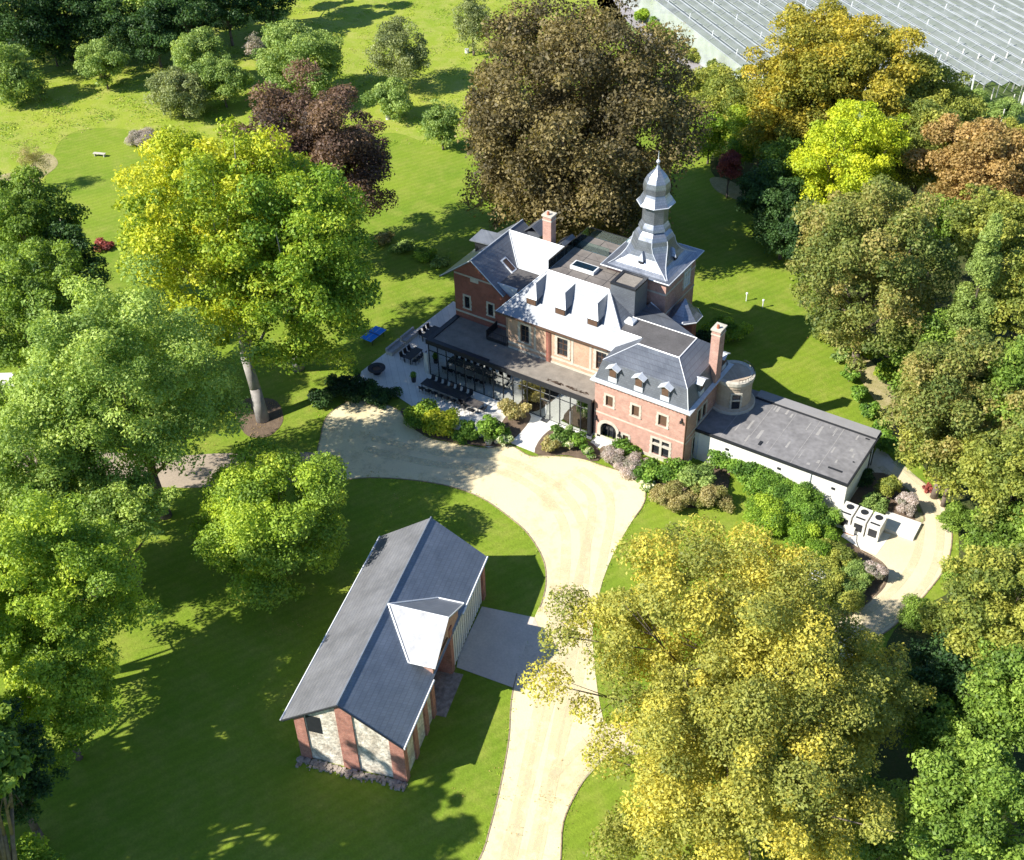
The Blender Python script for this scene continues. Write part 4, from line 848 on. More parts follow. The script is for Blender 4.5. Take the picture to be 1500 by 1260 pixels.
tree('nearly bare brown sapling at the left edge of the mown green', 46, 236, 26, 28, 4.2, 'straw', pr=.2, leaf=.13, cov=.5, base=(60, 270), name='sapling', hollow=.3)
# wood across the top left, its shade put into dark leaf tones
for i, (x, y, rx, ry, h, pal, lab) in enumerate(((20, 30, 70, 70, 8, 'dark', 'dark tree at the top left corner of the wood'), (75, 62, 40, 40, 4, 'dark', 'low dark bush at the foot of the top left wood'), (85, 8, 60, 70, 9, 'dark', 'dark tree second from the left in the top left wood'), (130, -8, 48, 40, 9, 'maple', 'sunlit treetop between dark crowns in the top left wood'), (160, 38, 55, 50, 6, 'dark', 'shadowed tree behind the egg-shaped orchard tree'), (200, 0, 45, 32, 9, 'maple', 'sunlit crown cut by the top edge right of the first one'), (225, 45, 50, 42, 6, 'dark', 'shadowed tree in the middle of the top left wood'), (275, 10, 55, 55, 8, 'dark', 'dark tree at the top edge above the spiky orchard tree'), (330, 5, 52, 50, 7, 'dark', 'dark tree near the right end of the top left wood'), (385, 0, 45, 38, 6, 'dark', 'last dark tree at the right end of the top left wood'))):
    tree(lab, x, y, rx, ry, h, pal, leaf=.42, cov=2, name='woodland_tree')
# right hand woodland
RT_ = [
 (1235, 95, 105, 72, 15, 'gold', 'towering golden tree in front of the hail nets', .16, .42),
 (1165, 165, 72, 75, 10, 'gold', 'golden-green tree stepping down left of the towering golden one', .2, .38),
 (1075, 150, 52, 48, 6, 'olive', 'light green tree at the corner of the hail nets', .22, .34),
 (1030, 130, 34, 34, 4, 'olive', 'small light green tree right of the great copper beech', .25, .3),
 (1115, 200, 48, 46, 6, 'limegreen', 'light green tree above the small red tree', .22, .34),
 (1040, 200, 26, 32, 4, 'limegreen', 'bright green tree squeezed against the copper beech', .25, .3),
 (1165, 255, 48, 55, 6, 'mid', 'green tree under the golden-green one', .22, .34),
 (1130, 295, 48, 55, 5, 'dark', 'deeply shaded tree above the lawn corner', .22, .34),  # shade from the copper beech put into darker leaf tones
 (1150, 325, 42, 62, 5, 'dark', 'shaded tree at the edge of the lawn left of the bright yellow maple', .25, .3),
 (1165, 340, 35, 40, 4, 'dark', 'low shaded tree at the lawn edge', .25, .3),
 (1242, 248, 70, 92, 10, 'yellow', 'brilliant yellow maple in the middle of the right woodland', .16, .32),
 (1345, 150, 70, 62, 10, 'olive', 'olive tree right of the towering golden one', .2, .36),
 (1355, 215, 62, 62, 10, 'olive', 'olive-green tree left of the russet one', .2, .36),
 (1278, 395, 102, 122, 12, 'oliverust', 'large round olive tree overhanging the right lawn', .15, .34),
 (1435, 250, 82, 68, 11, 'brown', 'russet brown tree at the right edge below the nets', .18, .36),
 (1455, 330, 62, 52, 12, 'olive', 'olive tree below the russet brown one', .2, .34),
 (1375, 340, 40, 48, 9, 'mid', 'green tree between the large round olive and the russet one', .22, .34),
 (1505, 440, 50, 80, 12, 'olive', 'olive tree at the right edge above the leafy corner', .2, .32),
 (1405, 590, 98, 82, 11, 'oliverust', 'broad olive-green tree right of the dry bank', .16, .32),
 (1355, 520, 50, 60, 6, 'mid', 'green tree at the foot of the pale conifer', .22, .3),
 (1490, 590, 60, 75, 11, 'mid', 'green tree at the right edge, upper right of the garage forecourt', .2, .3),
 (1405, 655, 76, 50, 7, 'olive', 'olive tree overhanging the garage forecourt', .2, .28),
 (1492, 700, 78, 75, 10, 'olive', 'fresh green tree at the right edge beside the looping path', .18, .3),
 (1488, 800, 62, 62, 6, 'mid', 'green tree at the right edge opposite the white cabinets', .2, .28),
 (1472, 905, 92, 92, 10, 'olive', 'large olive tree at the right edge beyond the end of the path', .16, .28),
 (1370, 1010, 55, 62, 6, 'dark', 'shadowed tree behind the great yellow oak', .22, .28),
 (1480, 1020, 60, 70, 9, 'mid', 'green tree at the right edge above the bottom corner', .2, .28),
 (1400, 1085, 70, 60, 6, 'mid', 'green tree to the right of the great yellow oak', .2, .27),
 (1430, 1190, 100, 90, 9, 'mid', 'wide green tree in the bottom right corner', .16, .27),
 (1300, 1225, 70, 60, 6, 'maple', 'light green tree at the bottom edge right of the oak', .2, .26)]
for x, y, rx, ry, h, pal, lab, pr, lf in RT_:
    tree(lab, x, y, rx*1.15, ry*1.13, h, pal, pr=pr, leaf=lf, cov=2.6, name='woodland_tree')
tree('small red-leaved tree at the top of the lawn right of the copper beech', 1069, 243, 20, 23, 4.5, 'red', pr=.3, leaf=.26, name='red_tree')
tree('pale green feathery conifer leaning along the right woodland', 1428, 440, 40, 120, 12, 'pale', 'cone', pr=.42, dens=3.2, leaf=.24, cov=4.5, name='conifer')
# the great oak in the foreground
tree('great spreading oak with yellowing leaves in the right foreground', 1062, 968, 228, 203, 12.5, 'oak', pr=.12, dens=.95, leaf=.24, cov=1.9, name='oak_tree', base=(1085, 1110), hollow=.5, twigs=34)
tree('yellowing oak joined to the lower right side of the great oak', 1095, 1165, 222, 130, 8.5, 'oak', pr=.13, dens=.95, leaf=.24, cov=2.0, name='oak_tree', hollow=.5, twigs=18)
tree('smaller oak with rusty tips on the right side of the great oak', 1255, 1010, 92, 100, 9, 'oak', pr=.18, dens=.9, leaf=.23, cov=2.0, name='oak_tree', hollow=.5)
# ---------------------------------------------------------------- shrubs
SH = [
 (618, 606, 28, 18, 'limegreen', 'round green-yellow shrub at the terrace corner of the drive'), (646, 619, 26, 18, 'lime', 'yellow-green shrub beside the round one at the drive'),
 (683, 634, 24, 13, 'shrub', 'low dark green shrub with white blooms in the middle of the front bed'), (720, 627, 28, 22, 'shrub', 'tall green shrub left of the entrance path'),
 (752, 602, 26, 20, 'straw', 'straw-coloured pampas grass against the glazed veranda'), (738, 645, 14, 10, 'flowers', 'white flowering shrub at the corner of the entrance path'),
 (806, 650, 18, 14, 'straw', 'brownish low shrub right of the entrance path'), (826, 640, 24, 19, 'flowers', 'white flowering shrub in front of the veranda'), (848, 645, 18, 16, 'shrub', 'dark green ball shrub beside the arched entrance'), (862, 663, 13, 8, 'flowers', 'small white-flowered shrub by the doorstep'),
 (897, 668, 20, 13, 'lavender', 'mauve lavender clump below the small square window'), (925, 680, 24, 14, 'lavender', 'mauve lavender clump below the cross window'), (915, 658, 24, 7, 'shrub', 'thin green shrub against the front wall'),
 (957, 692, 24, 13, 'shrub', 'green shrub at the front right corner of the mansion'), (990, 690, 24, 16, 'shrub', 'green shrub under the right corner downpipe'), (1022, 700, 28, 20, 'orchard', 'grey-green shrub right of the mansion corner'),
 (985, 728, 28, 19, 'straw', 'brown ornamental grass left of the small lawn'), (1048, 728, 24, 19, 'straw', 'brown ornamental grass touching the small lawn'), (1020, 722, 18, 15, 'oliverust', 'olive shrub between two brown grasses'), (948, 712, 10, 8, 'flowers', 'small white-flowered plant at the drive bend'),
 (1062, 668, 24, 19, 'shrub', 'leafy laurel at the mansion end of the annex hedge'), (1088, 682, 24, 19, 'shrub', 'second laurel of the annex hedge'), (1112, 698, 25, 21, 'shrub', 'third laurel of the annex hedge'), (1138, 716, 27, 24, 'shrub', 'fourth laurel of the annex hedge'), (1165, 735, 29, 26, 'shrub', 'fifth laurel of the annex hedge'), (1192, 757, 28, 27, 'shrub', 'laurel of the annex hedge nearest the annex corner'), (1130, 760, 32, 27, 'bright', 'bright green shrub in front of the annex hedge'), (1190, 795, 28, 24, 'bright', 'bright green shrub at the end of the annex hedge'),
 (1262, 700, 18, 13, 'shrubdark', 'dark green ground planting behind the white cabinets'), (1300, 712, 18, 18, 'olive', 'feathery green grass beside the garage bed'), (1285, 735, 20, 12, 'orchard', 'low green plants behind the white slab'), (1330, 738, 17, 20, 'lavender', 'mauve lavender mound at the tip of the garage bed'),
 (1225, 812, 30, 20, 'olive', 'green planting below the concrete pad'), (1255, 838, 24, 18, 'orchard', 'grey-green shrub in the lower bed'), (1282, 838, 17, 20, 'lavender', 'mauve lavender mound on the bend of the looping path'), (1222, 868, 34, 24, 'olive', 'olive shrub above the oak beside the looping path'), (1246, 866, 22, 17, 'orchard', 'grey shrub under the lavender mound'),
 (530, 572, 26, 11, 'shrubdark', 'low dark hedge at the outer terrace wall'), (560, 582, 22, 10, 'shrubdark', 'dark shrub at the end of the terrace bench wall'), (497, 566, 22, 14, 'shrubdark', 'dark shrub left of the terrace corner'), (478, 582, 20, 12, 'shrubdark', 'dark shrub beside the round end of the drive'),
 (1050, 478, 20, 14, 'bright', 'bright green shrub behind the small octagonal turret'), (1075, 490, 22, 14, 'bright', 'bright green shrub behind the pavilion chimney'), (1035, 495, 18, 14, 'shrubdark', 'shaded shrub behind the pavilion roof'),
 (150, 359, 14, 6, 'red', 'low red flowering plants left of the yellow-green beech'), (90, 340, 26, 6, 'lavender', 'pale grey border plants left of the red flowers'), (560, 350, 16, 6, 'straw', 'straw-coloured border plants right of the beeches'), (590, 361, 16, 6, 'orchard', 'grey-green border plants nearer the mansion'), (620, 374, 18, 6, 'bright', 'bright green border plants left of the gable'), (645, 383, 14, 5, 'orchard', 'border plants closest to the gable'),
 (205, 202, 20, 9, 'lavender', 'patch of grey lavender beside the mown green'),
 (1232, 522, 12, 14, 'orchard', 'hedge plant at the top of the ivy bank'), (1245, 548, 13, 16, 'shrub', 'second hedge plant down the ivy bank'), (1260, 575, 13, 16, 'shrub', 'third hedge plant down the ivy bank'), (1275, 600, 14, 16, 'shrub', 'fourth hedge plant down the ivy bank'), (1292, 625, 15, 17, 'shrub', 'lowest hedge plant of the ivy bank'), (1305, 652, 16, 16, 'shrub', 'shrub beside the garage forecourt'),
 (1222, 482, 26, 18, 'olive', 'olive shrub at the foot of the large round olive tree'), (1300, 545, 22, 16, 'limegreen', 'yellow-green brambles above the dry bank'), (1270, 512, 26, 16, 'limegreen', 'yellow-green brambles at the top of the dry bank'), (1330, 600, 20, 30, 'straw', 'straw-coloured brush beside the dry bank'),
 (1360, 715, 7, 9, 'red', 'small reddish-brown bush at the top of the looping path'), (1400, 760, 22, 34, 'mid', 'green hedge along the outer bend of the looping path'), (1405, 840, 26, 34, 'mid', 'green hedge right of the looping path'), (1345, 900, 30, 22, 'mid', 'green brambles beside the lower looping path'),
 (940, 22, 13, 11, 'bright', 'roadside shrub nearest the copper beech'), (958, 38, 13, 12, 'bright', 'roadside shrub beside the country road bend'), (975, 52, 14, 12, 'mid', 'dark roadside shrub against the hail nets'), (1000, 68, 14, 11, 'mid', 'roadside shrub halfway along the nets'), (1020, 80, 14, 11, 'olive', 'roadside shrub near the end of the road'), (960, 5, 12, 16, 'bright', 'upright roadside shrub at the top edge'), (1055, 95, 18, 17, 'olive', 'shrub at the end of the country road'),
 (1425, 155, 26, 20, 'orchard', 'bushy fruit tree in front of the post row'), (1465, 165, 26, 22, 'orchard', 'fruit tree row end at the right edge'), (1480, 195, 26, 18, 'olive', 'fruit tree just above the russet tree'), (1415, 185, 22, 16, 'olive', 'scrubby tree between the olive tree and the fruit trees'),
]
for i, (x, y, rx, ry, pal, lab) in enumerate(SH):
    hz = site(x, y, 1.0); dist = (hz-CAM).dot(FW); h = max(.28, min(ry*dist/F_PX*.85, 2.6))
    lf = .17 if dist < 110 else .26
    if pal == 'lavender': lf = .13
    k_ = 1.28 if ('hedge' in lab and 'annex' in lab) else (.92 if (670 < x < 870 and y < 670) else 1.15)
    tree(lab, x, y, rx*k_, ry*k_, h, pal, pr=.3, dens=.6, leaf=lf, cov=3.0, name='shrub', cat='shrub', trunk=h > .6, hollow=.3, up=.5 if pal != 'straw' else .0)
# ragged grass along the gravel, rough tufts in the meadow, fallen leaves
rs_ = random.Random(11)
ed = [(p[0]+rs_.uniform(-.15, .15), p[1]+rs_.uniform(-.15, .15), .35) for i in range(0, len(drive)) if 28 > i or i > 40 for p in [drive[i]]]
tufts('edge_grass', ed+[(x, y, .3) for x, y in lp[:44]], 9000, .07, 'bright')
mea = []
for i in range(900):
    x = rs_.uniform(-40, 760); y = rs_.uniform(-10, 215)
    if ((x-160)/110)**2+((y-270)/85)**2 < 1: continue
    q = site(x, y, 0); mea.append((q.x, q.y, rs_.uniform(.5, 2.2)))
tufts('meadow_tufts', mea[:450], 26000, .16, 'limegreen'); tufts('meadow_seed_heads', mea[450:], 12000, .13, 'straw')
fl = []
for (x, y, r, k) in ((385, 615, 9, 40), (437, 545, 8, 30), (1085, 1110, 14, 60), (900, 1120, 8, 30), (860, 350, 14, 30), (1180, 470, 8, 20), (1300, 940, 6, 20), (560, 640, 8, 20), (398, 850, 8, 20)):
    q = site(x, y, 0)
    for i in range(k): fl.append((q.x+rs_.gauss(0, r*.5), q.y+rs_.gauss(0, r*.5), rs_.uniform(.4, 1.2)))
o = tufts('fallen_leaves', fl, 5200, .06, 'brown'); o.location.z = .07

# ================================================================== GARDEN FURNITURE
def at(x, y, z=0): p = site(x, y, z); return (p.x, p.y, 0)
# blue table tennis table
p = site(547, 489, .76); T_ = thing('tennis_table', 'blue table tennis table on the shaded grass beside the terrace', 'table', (p.x, p.y, 0), R(90))
m = MB(); m.box(-1.37, 1.37, -.76, .76, .73, .77); tt = m.build('table_top', BLUE, T_)
m = MB(); m.box(-1.37, 1.37, -.012, .012, .771, .774); m.box(-1.37, 1.37, -.76, -.735, .771, .773); m.box(-1.37, 1.37, .735, .76, .771, .773); m.build('painted_line', TRIM, tt)
m = MB(); m.box(-.01, .01, -.9, .9, .77, .92); m.build('net', mat('table_net', (.05, .12, .3), .8), T_)
for sx in (-1, 1):
    for sy in (-1, 1):
        m = MB(); m.tube((sx*1.0, sy*.6, 0), (sx*1.0, sy*.6, .73), .03); m.tube((sx*1.0, sy*.6, .3), (sx*.5, sy*.6, .72), .02); m.build('leg', BLACKP, T_)
def table(x, y, L_, W_, lab, rz=0, m_=None, h=.74):
    p = site(x, y, h); o = thing('garden_table', lab, 'table', (p.x, p.y, .06), rz)
    m = MB(); m.box(-L_/2, L_/2, -W_/2, W_/2, h-.05, h); m.build('table_top', m_ or BLACKP, o)
    for sx in (-1, 1):
        for sy in (-1, 1): m = MB(); m.box(sx*(L_/2-.1)-.035, sx*(L_/2-.1)+.035, sy*(W_/2-.1)-.035, sy*(W_/2-.1)+.035, 0, h-.05); m.build('leg', BLACKP, o)
    return o
def make_chair(loc, rz, lab, grp, hs=.45, mm=None, cush=True):
    o = thing('garden_chair', lab, 'chair', loc, rz, grp)
    m = MB(); m.box(-.24, .24, -.24, .24, hs-.04, hs); m.build('seat', mm or BLACKP, o)
    m = MB(); m.add([(-.24, .22, hs), (.24, .22, hs), (.24, .34, hs+.45), (-.24, .34, hs+.45), (-.24, .26, hs), (.24, .26, hs), (.24, .38, hs+.45), (-.24, .38, hs+.45)], [(0, 1, 2, 3), (5, 4, 7, 6), (0, 3, 7, 4), (1, 5, 6, 2), (2, 6, 7, 3)]); m.build('backrest', mm or BLACKP, o)
    for sx in (-1, 1):
        for sy in (-1, 1): m = MB(); m.tube((sx*.2, sy*.2, hs-.03), (sx*.23, sy*.23, 0), .02, n=5); m.build('leg', BLACKP, o)
    return o
table(605, 518, 2.2, 1.0, 'rectangular charcoal dining table in the middle of the upper terrace', R(90))
proto = None
def chair(x, y, z, dx, dy, rz, lab, grp):
    global proto
    b = site(x, y, .7); loc = (b.x+dx, b.y+dy, .06)
    if proto is None: proto = make_chair(loc, rz, lab, grp); return proto
    c = copy_tree(proto); c.location = loc; c.rotation_euler = (0, 0, rz); c['label'] = lab; c['group'] = grp; return c
for dy in (-.7, 0, .7):
    chair(605, 518, 0, .8, dy, R(-90), 'charcoal chair on the veranda side of the upper terrace dining table', 'chairs around the dining table'); chair(605, 518, 0, -.8, dy, R(90), 'charcoal chair on the lawn side of the upper terrace dining table', 'chairs around the dining table')
table(632, 487, 2.4, 1.0, 'charcoal table tucked against the far end of the glazed veranda', R(90))
for dy in (-.6, .2, .9): chair(632, 487, 0, -.85, dy, R(90), 'charcoal chair beside the table at the far end of the veranda', 'chairs at the far table')
table(653, 571, 5.6, 1.15, 'very long charcoal table along the front of the terrace', 0, h=.95)
for i in range(7):
    chair(653, 571, 0, -2.4+i*.8, .85, 0, 'charcoal chair on the veranda side of the very long table', 'chairs along the far side of the long table'); chair(653, 571, 0, -2.4+i*.8, -.85, R(180), 'charcoal chair on the drive side of the very long table', 'chairs along the near side of the long table')
table(693, 590, 2.0, 1.1, 'sunlit brown-grey table at the right end of the very long table', 0, mat('taupe_top', (.10, .09, .085), .5))
for dx, dy, rz in ((-.5, -.85, 180), (.5, -.85, 180), (1.25, 0, -90), (-1.3, -.1, 90)): chair(693, 590, 0, dx, dy, R(rz), 'charcoal chair at the sunlit table right of the very long one', 'chairs at the sunlit table')
def sofa(x, y, L_, lab, rz):
    p = site(x, y, .4); o = thing('garden_sofa', lab, 'sofa', (p.x, p.y, .06), rz)
    m = MB(); m.box(-L_/2, L_/2, -.4, .4, 0, .35); m.build('base', STONE, o)
    m = MB(); m.box(-L_/2, L_/2, .2, .42, .35, .75); m.build('backrest', GREYC, o); m = MB()
    for i in range(3): m.box(-L_/2+i*L_/3+.02, -L_/2+(i+1)*L_/3-.02, -.38, .19, .35, .47)
    m.build('cushion', GREYC, o)
sofa(579, 509, 2.3, 'grey cushioned stone sofa at the lawn edge of the terrace', R(90)); sofa(600, 492, 2.3, 'grey cushioned sofa behind the first, further along the lawn edge', R(90))
p = site(552, 543, .4); m = MB(); m.lathe((0, 0, 0), [(0, .4), (.3, .55), (.62, .62), (.66, .95), (.72, .95), (.72, .5), (.6, .4)], 20); fb = thing('fire_bowl', 'round dark fire bowl with a wide rim on the terrace', 'fire bowl', (p.x, p.y, .06)); m.build('bowl', BLACKP, fb); m = MB(); m.lathe((0, 0, 0), [(.6, .5), (.62, .01)], 16, cap=False); m.build('ash_bed', BROWNW, fb)
def planter(x, y, lab, r=.3, h=.65, mm=None, pal='shrub'):
    p = site(x, y, h/2); o = thing('planter', lab, 'planter', (p.x, p.y, .06)); m = MB(); m.lathe((0, 0, 0), [(0, r*.7), (h, r), (h, r*.85), (h-.08, r*.8)], 14); m.build('pot', mm or DARK, o)
    rng = np.random.default_rng(int(x)); me = foliage_mesh('plant', [(0, 0, h+.15, r*1.1, 1.1), (0, 0, h+.4, r*.7, 1)], pal, 350, .09, rng); c = bpy.data.objects.new('plant', me); COL.objects.link(c); c.parent = o
planter(606, 556, 'dark pot with a small green plant near the veranda corner'); planter(524, 553, 'dark pot at the outer corner of the terrace', .35, .8)
planter(716, 648, 'pale stone bowl at the edge of the front bed', .4, .45, STONE); planter(727, 647, 'second smaller pale stone bowl at the edge of the front bed', .3, .35, STONE)
a = site(536, 562, .3); b = site(580, 577, .3); m = MB(); v = Vector((b.x-a.x, b.y-a.y, 0)); L_ = v.length; m.box(0, L_, -.25, .25, 0, .5); wl = thing('bench_wall', 'low pale bench wall closing the drive side of the terrace', 'wall', (a.x, a.y, 0), math.atan2(v.y, v.x)); m.build('wall', STONE, wl); m = MB(); m.box(.0, L_+.05, -.3, .3, .5, .56); m.build('coping', PAVE, wl)
p = site(630, 530, 1); m = MB(); m.box(-.25, .25, -.08, .08, 0, 2.6); o = thing('sun_screen', 'narrow upright white screen at the left corner of the glazed veranda', 'screen', (-29.9, -.35, 0)); m.build('panel', PAVE, o)
# raised terrace corner at the gable
m = MB(); m.box(-31.6, -30.9, 5.5, 8.5, 0, .9); m.build('raised_ledge', PAVE, thing('stair_block', 'pale raised block beside the gable wall', 'stairs', (0, 0, 0)))
# white heat pump cabinets
for i, (x, y, lab) in enumerate(((1257, 752, 'white heat pump cabinet nearest the annex wall'), (1268, 757, 'middle white heat pump cabinet of the three'), (1284, 764, 'white heat pump cabinet furthest from the annex'))):
    p0 = Vector((15.75+i*1.32, 1.0, 0)); o = thing('heat_pump', lab, 'heat pump', p0, 0, 'white heat pump cabinets beside the annex')
    w = .58; m = MB(); m.box(-w, w, -.95, .95, .12, 1.75); m.build('casing', PAVE, o)
    m = MB(); m.box(-w+.2, w-.2, -.972, -.95, .5, 1.35); m.build('grille', DARK, o); m = MB(); m.lathe((0, .35, 1.75), [(0, .34), (.05, .34)], 16); m.box(-w+.15, w-.15, -.7, -.5, 1.75, 1.77); m.build('fan_cowl', DARK, o)
    m = MB(); m.box(-w, w, -.9, -.8, 0, .12); m.box(-w, w, .8, .9, 0, .12); m.build('feet', DARK, o)
p = site(1245, 775, .4); o = thing('utility_box', 'small white box with a rust-coloured base left of the heat pumps', 'box', (p.x, p.y, 0)); m = MB(); m.box(-.5, .5, -.35, .35, .15, .85); m.build('casing', PAVE, o); m = MB(); m.box(-.45, .45, -.38, .3, 0, .15); m.build('base', TERRA, o)
m = MB(); pts = px((1297, 752), (1349, 770), (1337, 793), (1292, 777)); m.prism(pts, 0, .35); o = m.build('concrete_slab', PAVE); tag(o, 'raised white concrete slab right of the heat pumps, jutting into the gravel', 'slab')
m = MB(); q0 = site(1226, 772, 0); q1 = site(1236, 745, 0); 
e = Vector((q1.x-q0.x, q1.y-q0.y, 0)); m.box(0, e.length, -.12, .12, 0, 1.0); o = thing('garden_wall', 'short white wall running from the annex corner', 'wall', (q0.x, q0.y, 0), math.atan2(e.y, e.x)); m.build('wall', PAVE, o)
# gas tank
p = site(1190, 850, .7); o = thing('gas_tank', 'white rounded gas tank half hidden among the shrubs by the oak', 'tank', (p.x, p.y, 0), R(50))
m = MB()
vs = []; n = 16; pr = [(-1.15, .05), (-1.1, .35), (-.95, .55), (-.7, .62), (.7, .62), (.95, .55), (1.1, .35), (1.15, .05)]
for x, r in pr:
    for i in range(n): t = 2*math.pi*i/n; vs.append((x, r*math.cos(t), .95+r*math.sin(t)))
m.add(vs, [(k*n+i, k*n+(i+1) % n, (k+1)*n+(i+1) % n, (k+1)*n+i) for k in range(len(pr)-1) for i in range(n)]); m.build('shell', PAVE, o, smooth=True)
m = MB(); m.lathe((.1, 0, 1.5), [(0, .3), (.16, .3), (.2, .15)], 12); m.build('valve_hood', ZINC, o); m = MB(); m.box(-.8, -.6, -.4, .4, 0, .45); m.box(.6, .8, -.4, .4, 0, .45); m.build('cradle', CONC, o)
# bollard lights
for x, y, lab in ((1093, 441, 'slim white bollard light on the lawn at the edge of the beech shadow'), (1117, 451, 'low bollard light on the sunlit lawn')):
    p = site(x, y, .0); o = thing('bollard_light', lab, 'light', (p.x, p.y, 0)); m = MB(); m.tube((0, 0, 0), (0, 0, .9), .06, n=8); m.build('post', TRIM, o); m = MB(); m.lathe((0, 0, .9), [(0, .13), (.18, .13), (.22, .05)], 10); m.build('lamp_head', TRIM, o)
# little bench on the mown green
p = site(146, 227, .2); o = thing('garden_bench', 'tiny pale bench in the middle of the mown green', 'bench', (p.x, p.y, 0), R(20)); m = MB(); m.box(-.9, .9, -.25, .25, .4, .47); m.build('seat', STONE, o)
for sx in (-.7, .7): m = MB(); m.box(sx-.06, sx+.06, -.2, .2, 0, .4); m.build('leg', STONE, o)
p = site(684, 76, .2); o = thing('tree_guard', 'small white trunk guard at the foot of the slender orchard tree', 'guard', (p.x, p.y, 0)); m = MB(); m.lathe((0, 0, 0), [(0, .35), (.7, .32)], 10); m.build('sleeve', PAVE, o)
p = site(568, 173, .2); o = thing('tree_guard', 'small white trunk guard at the foot of the low leafy tree', 'guard', (p.x, p.y, 0)); m = MB(); m.lathe((0, 0, 0), [(0, .3), (.6, .28)], 10); m.build('sleeve', PAVE, o)
# white van half hidden at the left edge
p = site(6, 566, .8); o = thing('parked_van', 'white van half hidden under the trees at the left edge', 'van', (p.x, p.y, 0), R(35))
m = MB(); m.add([(-2.2, -.9, .35), (2.2, -.9, .35), (2.2, .9, .35), (-2.2, .9, .35), (-2.2, -.9, 1.9), (1.1, -.85, 1.9), (2.2, -.9, 1.05), (-2.2, .9, 1.9), (1.1, .85, 1.9), (2.2, .9, 1.05)], [(0, 3, 2, 1), (0, 1, 6, 5, 4), (3, 7, 8, 9, 2), (4, 5, 8, 7), (5, 6, 9, 8), (1, 2, 9, 6), (0, 4, 7, 3)]); m.build('body', PAVE, o)
m = MB(); m.add([(1.14, -.75, 1.88), (2.05, -.78, 1.19), (2.05, .78, 1.19), (1.14, .75, 1.88)], [(0, 1, 2, 3)]); m.build('windscreen', GLASSW, o)
for sx in (-1.4, 1.4):
    for sy in (-.92, .92): m = MB(); m.tube((sx, sy-.1, .35), (sx, sy+.1, .35), .35, n=14); m.build('wheel', BLACKP, o)

# ================================================================== HAIL NETS
def netmat(name, col, tr):
    m, t, b = _mat(name); out = t.nodes['Material Output']; b.inputs['Base Color'].default_value = (*col, 1); b.inputs['Roughness'].default_value = .7
    co = t.nodes.new('ShaderNodeTexCoord'); n = t.nodes.new('ShaderNodeTexNoise'); n.inputs['Scale'].default_value = .5; n.inputs['Detail'].default_value = 6; t.links.new(co.outputs['Object'], n.inputs['Vector'])
    mr = t.nodes.new('ShaderNodeMapRange'); mr.inputs[1].default_value = .3; mr.inputs[2].default_value = .7; mr.inputs[3].default_value = tr-.12; mr.inputs[4].default_value = tr+.12; t.links.new(n.outputs['Fac'], mr.inputs[0])
    x = t.nodes.new('ShaderNodeBsdfTransparent'); mx = t.nodes.new('ShaderNodeMixShader'); t.links.new(mr.outputs[0], mx.inputs[0]); t.links.new(b.outputs[0], mx.inputs[1]); t.links.new(x.outputs[0], mx.inputs[2]); t.links.new(mx.outputs[0], out.inputs[0]); return m
NET = netmat('grey_hail_net', (.25, .275, .28), .38); NETW = netmat('folded_white_net', (.44, .47, .485), .12); NETS = netmat('side_net', (.5, .55, .53), .45)
o0 = site(1118, 107, 4.6); dirn = (site(977, 0, 4.6)-o0); dirn.z = 0; dirn.normalize(); side = Vector((dirn.y, -dirn.x, 0))
sp = 2.2; crow = None
e_r = site(1480, 118, 4.6)
front = Vector((e_r.x-o0.x, e_r.y-o0.y, 0))
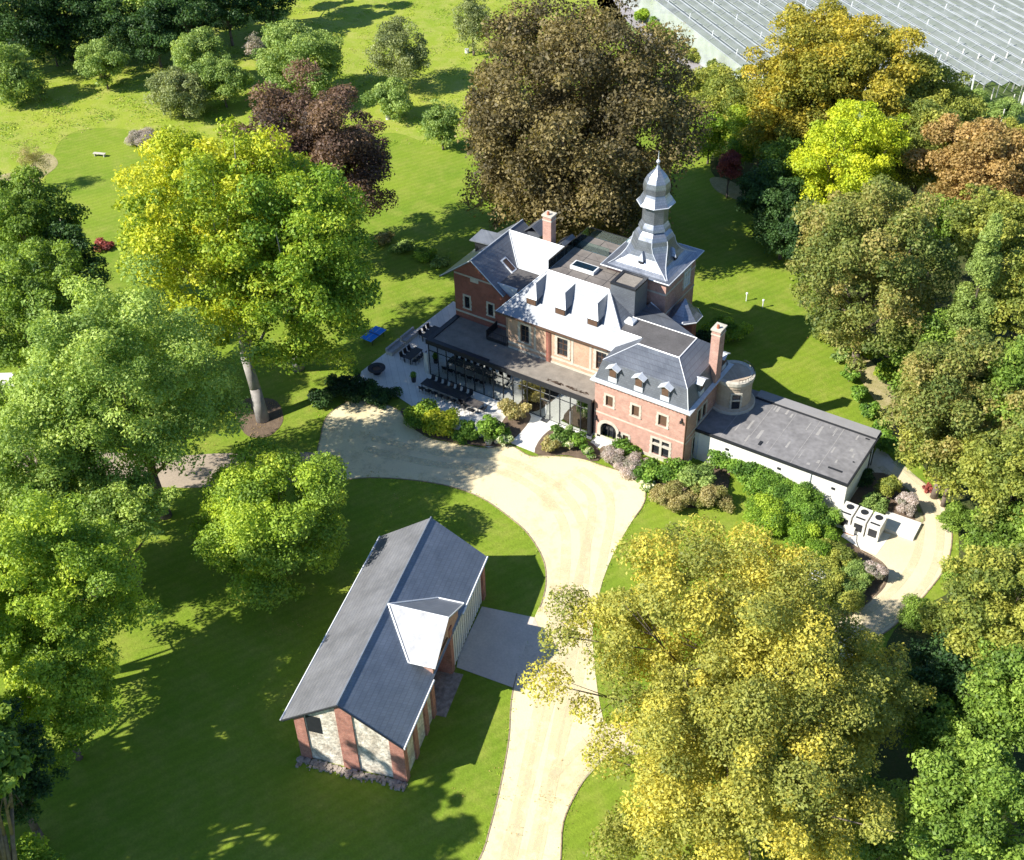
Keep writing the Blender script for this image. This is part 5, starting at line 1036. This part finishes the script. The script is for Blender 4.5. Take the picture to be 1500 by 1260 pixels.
for i in range(44):
    # each row starts where the front edge of the orchard crosses it
    s0 = front*(i*sp/front.dot(side)); base = Vector((o0.x, o0.y, 0))+s0
    o = thing('hail_net', 'grey-white hail net strip over one orchard row', 'hail net', base, math.atan2(dirn.y, dirn.x), 'hail net strips over the orchard')
    Ln = 150
    m = MB(); m.add([(0, 0, 4.45), (Ln, 0, 4.45), (Ln, -sp/2+.12, 4.05), (0, -sp/2+.12, 4.05)], [(0, 1, 2, 3)]); m.add([(0, 0, 4.45), (Ln, 0, 4.45), (Ln, sp/2-.12, 4.05), (0, sp/2-.12, 4.05)], [(0, 3, 2, 1)]); nn = m.build('net_slope', NET, o)
    m = MB(); m.box(0, Ln, -.1, .1, 4.42, 4.48); m.build('ridge_band', NETW, o)
    m = MB(); m.box(0, Ln, sp/2-.07, sp/2+.07, 4.0, 4.06); m.build('seam', NETW, o)
    m = MB()
    for k in range(24): m.tube((3+k*6.2, -sp/2, 4.12), (3+k*6.2, 0, 4.5), .035, n=4); m.tube((3+k*6.2, 0, 4.5), (3+k*6.2, sp/2, 4.12), .035, n=4)
    m.build('cross_cable', NETW, o)
    if i % 3 == 0:
        m = MB()
        for k in range(0, 18): m.tube((k*8.0+(.3 if k else -.2), 0, 0 if k == 0 else 3.9), (k*8.0, 0, 5.25), .09 if k else .13, n=5)
        m.build('post_tip' if 0 else 'support_post', TRIM, o)
# side curtain along the road
o = thing('side_net', 'hanging side net closing the orchard along the country road', 'net', (o0.x, o0.y, 0), math.atan2(dirn.y, dirn.x))
m = MB(); m.add([(0, sp/2, 4.05), (Ln, sp/2, 4.05), (Ln, sp/2+.7, .1), (0, sp/2+.7, .1)], [(0, 1, 2, 3)]); m.build('net_curtain', NETS, o)
# crossing strips on the far part
# tall white end posts along the front
for i, (x, y) in enumerate(((1374, 124), (1397, 119), (1419, 126), (1441, 128), (1460, 124), (1482, 134), (1500, 128), (1358, 118))):
    p = site(x, y, 0); o = thing('orchard_post', 'tall white concrete post in the row fronting the hail nets', 'post', (p.x, p.y, 0), 0, 'white posts along the front of the hail nets')
    m = MB(); m.tube((0, 0, 0), (.4, .6, 4.9), .16, .12, n=7); m.tube((-.9, -1.2, 0), (.35, .5, 4.4), .05, n=5); m.build('post', PAVE, o)
for i, (x, y) in enumerate(((1436, 149), (1459, 143), (1448, 160), (1493, 160), (1478, 170), (1456, 178), (1463, 192), (1490, 155), (1432, 175))):
    p = site(x, y, 0); o = thing('row_post', 'short white post among the uncovered fruit trees', 'post', (p.x, p.y, 0), 0, 'short posts among the fruit trees')
    m = MB(); m.tube((0, 0, 0), (.05, .1, 3.2), .1, .09, n=6); m.lathe((.05, .1, 3.2), [(0, .1), (.05, .03)], 6); m.build('post', PAVE, o)
# fruit rows under the nets
rng = np.random.default_rng(9)

for o in list(bpy.data.objects):
    if o.type == 'MESH' and o.parent and o.name.split('.')[0] in ('brick_pier', 'dark_opening', 'roof_seam', 'stone_band', 'downpipe', 'carport_post', 'gutter', 'cradle', 'feet', 'turret_coping', 'dormer_roof', 'hip_slope', 'lean_to_roof', 'timber_brace', 'door_handle', 'balcony_railing') and len(o.data.polygons) < 400: split_pieces(o)
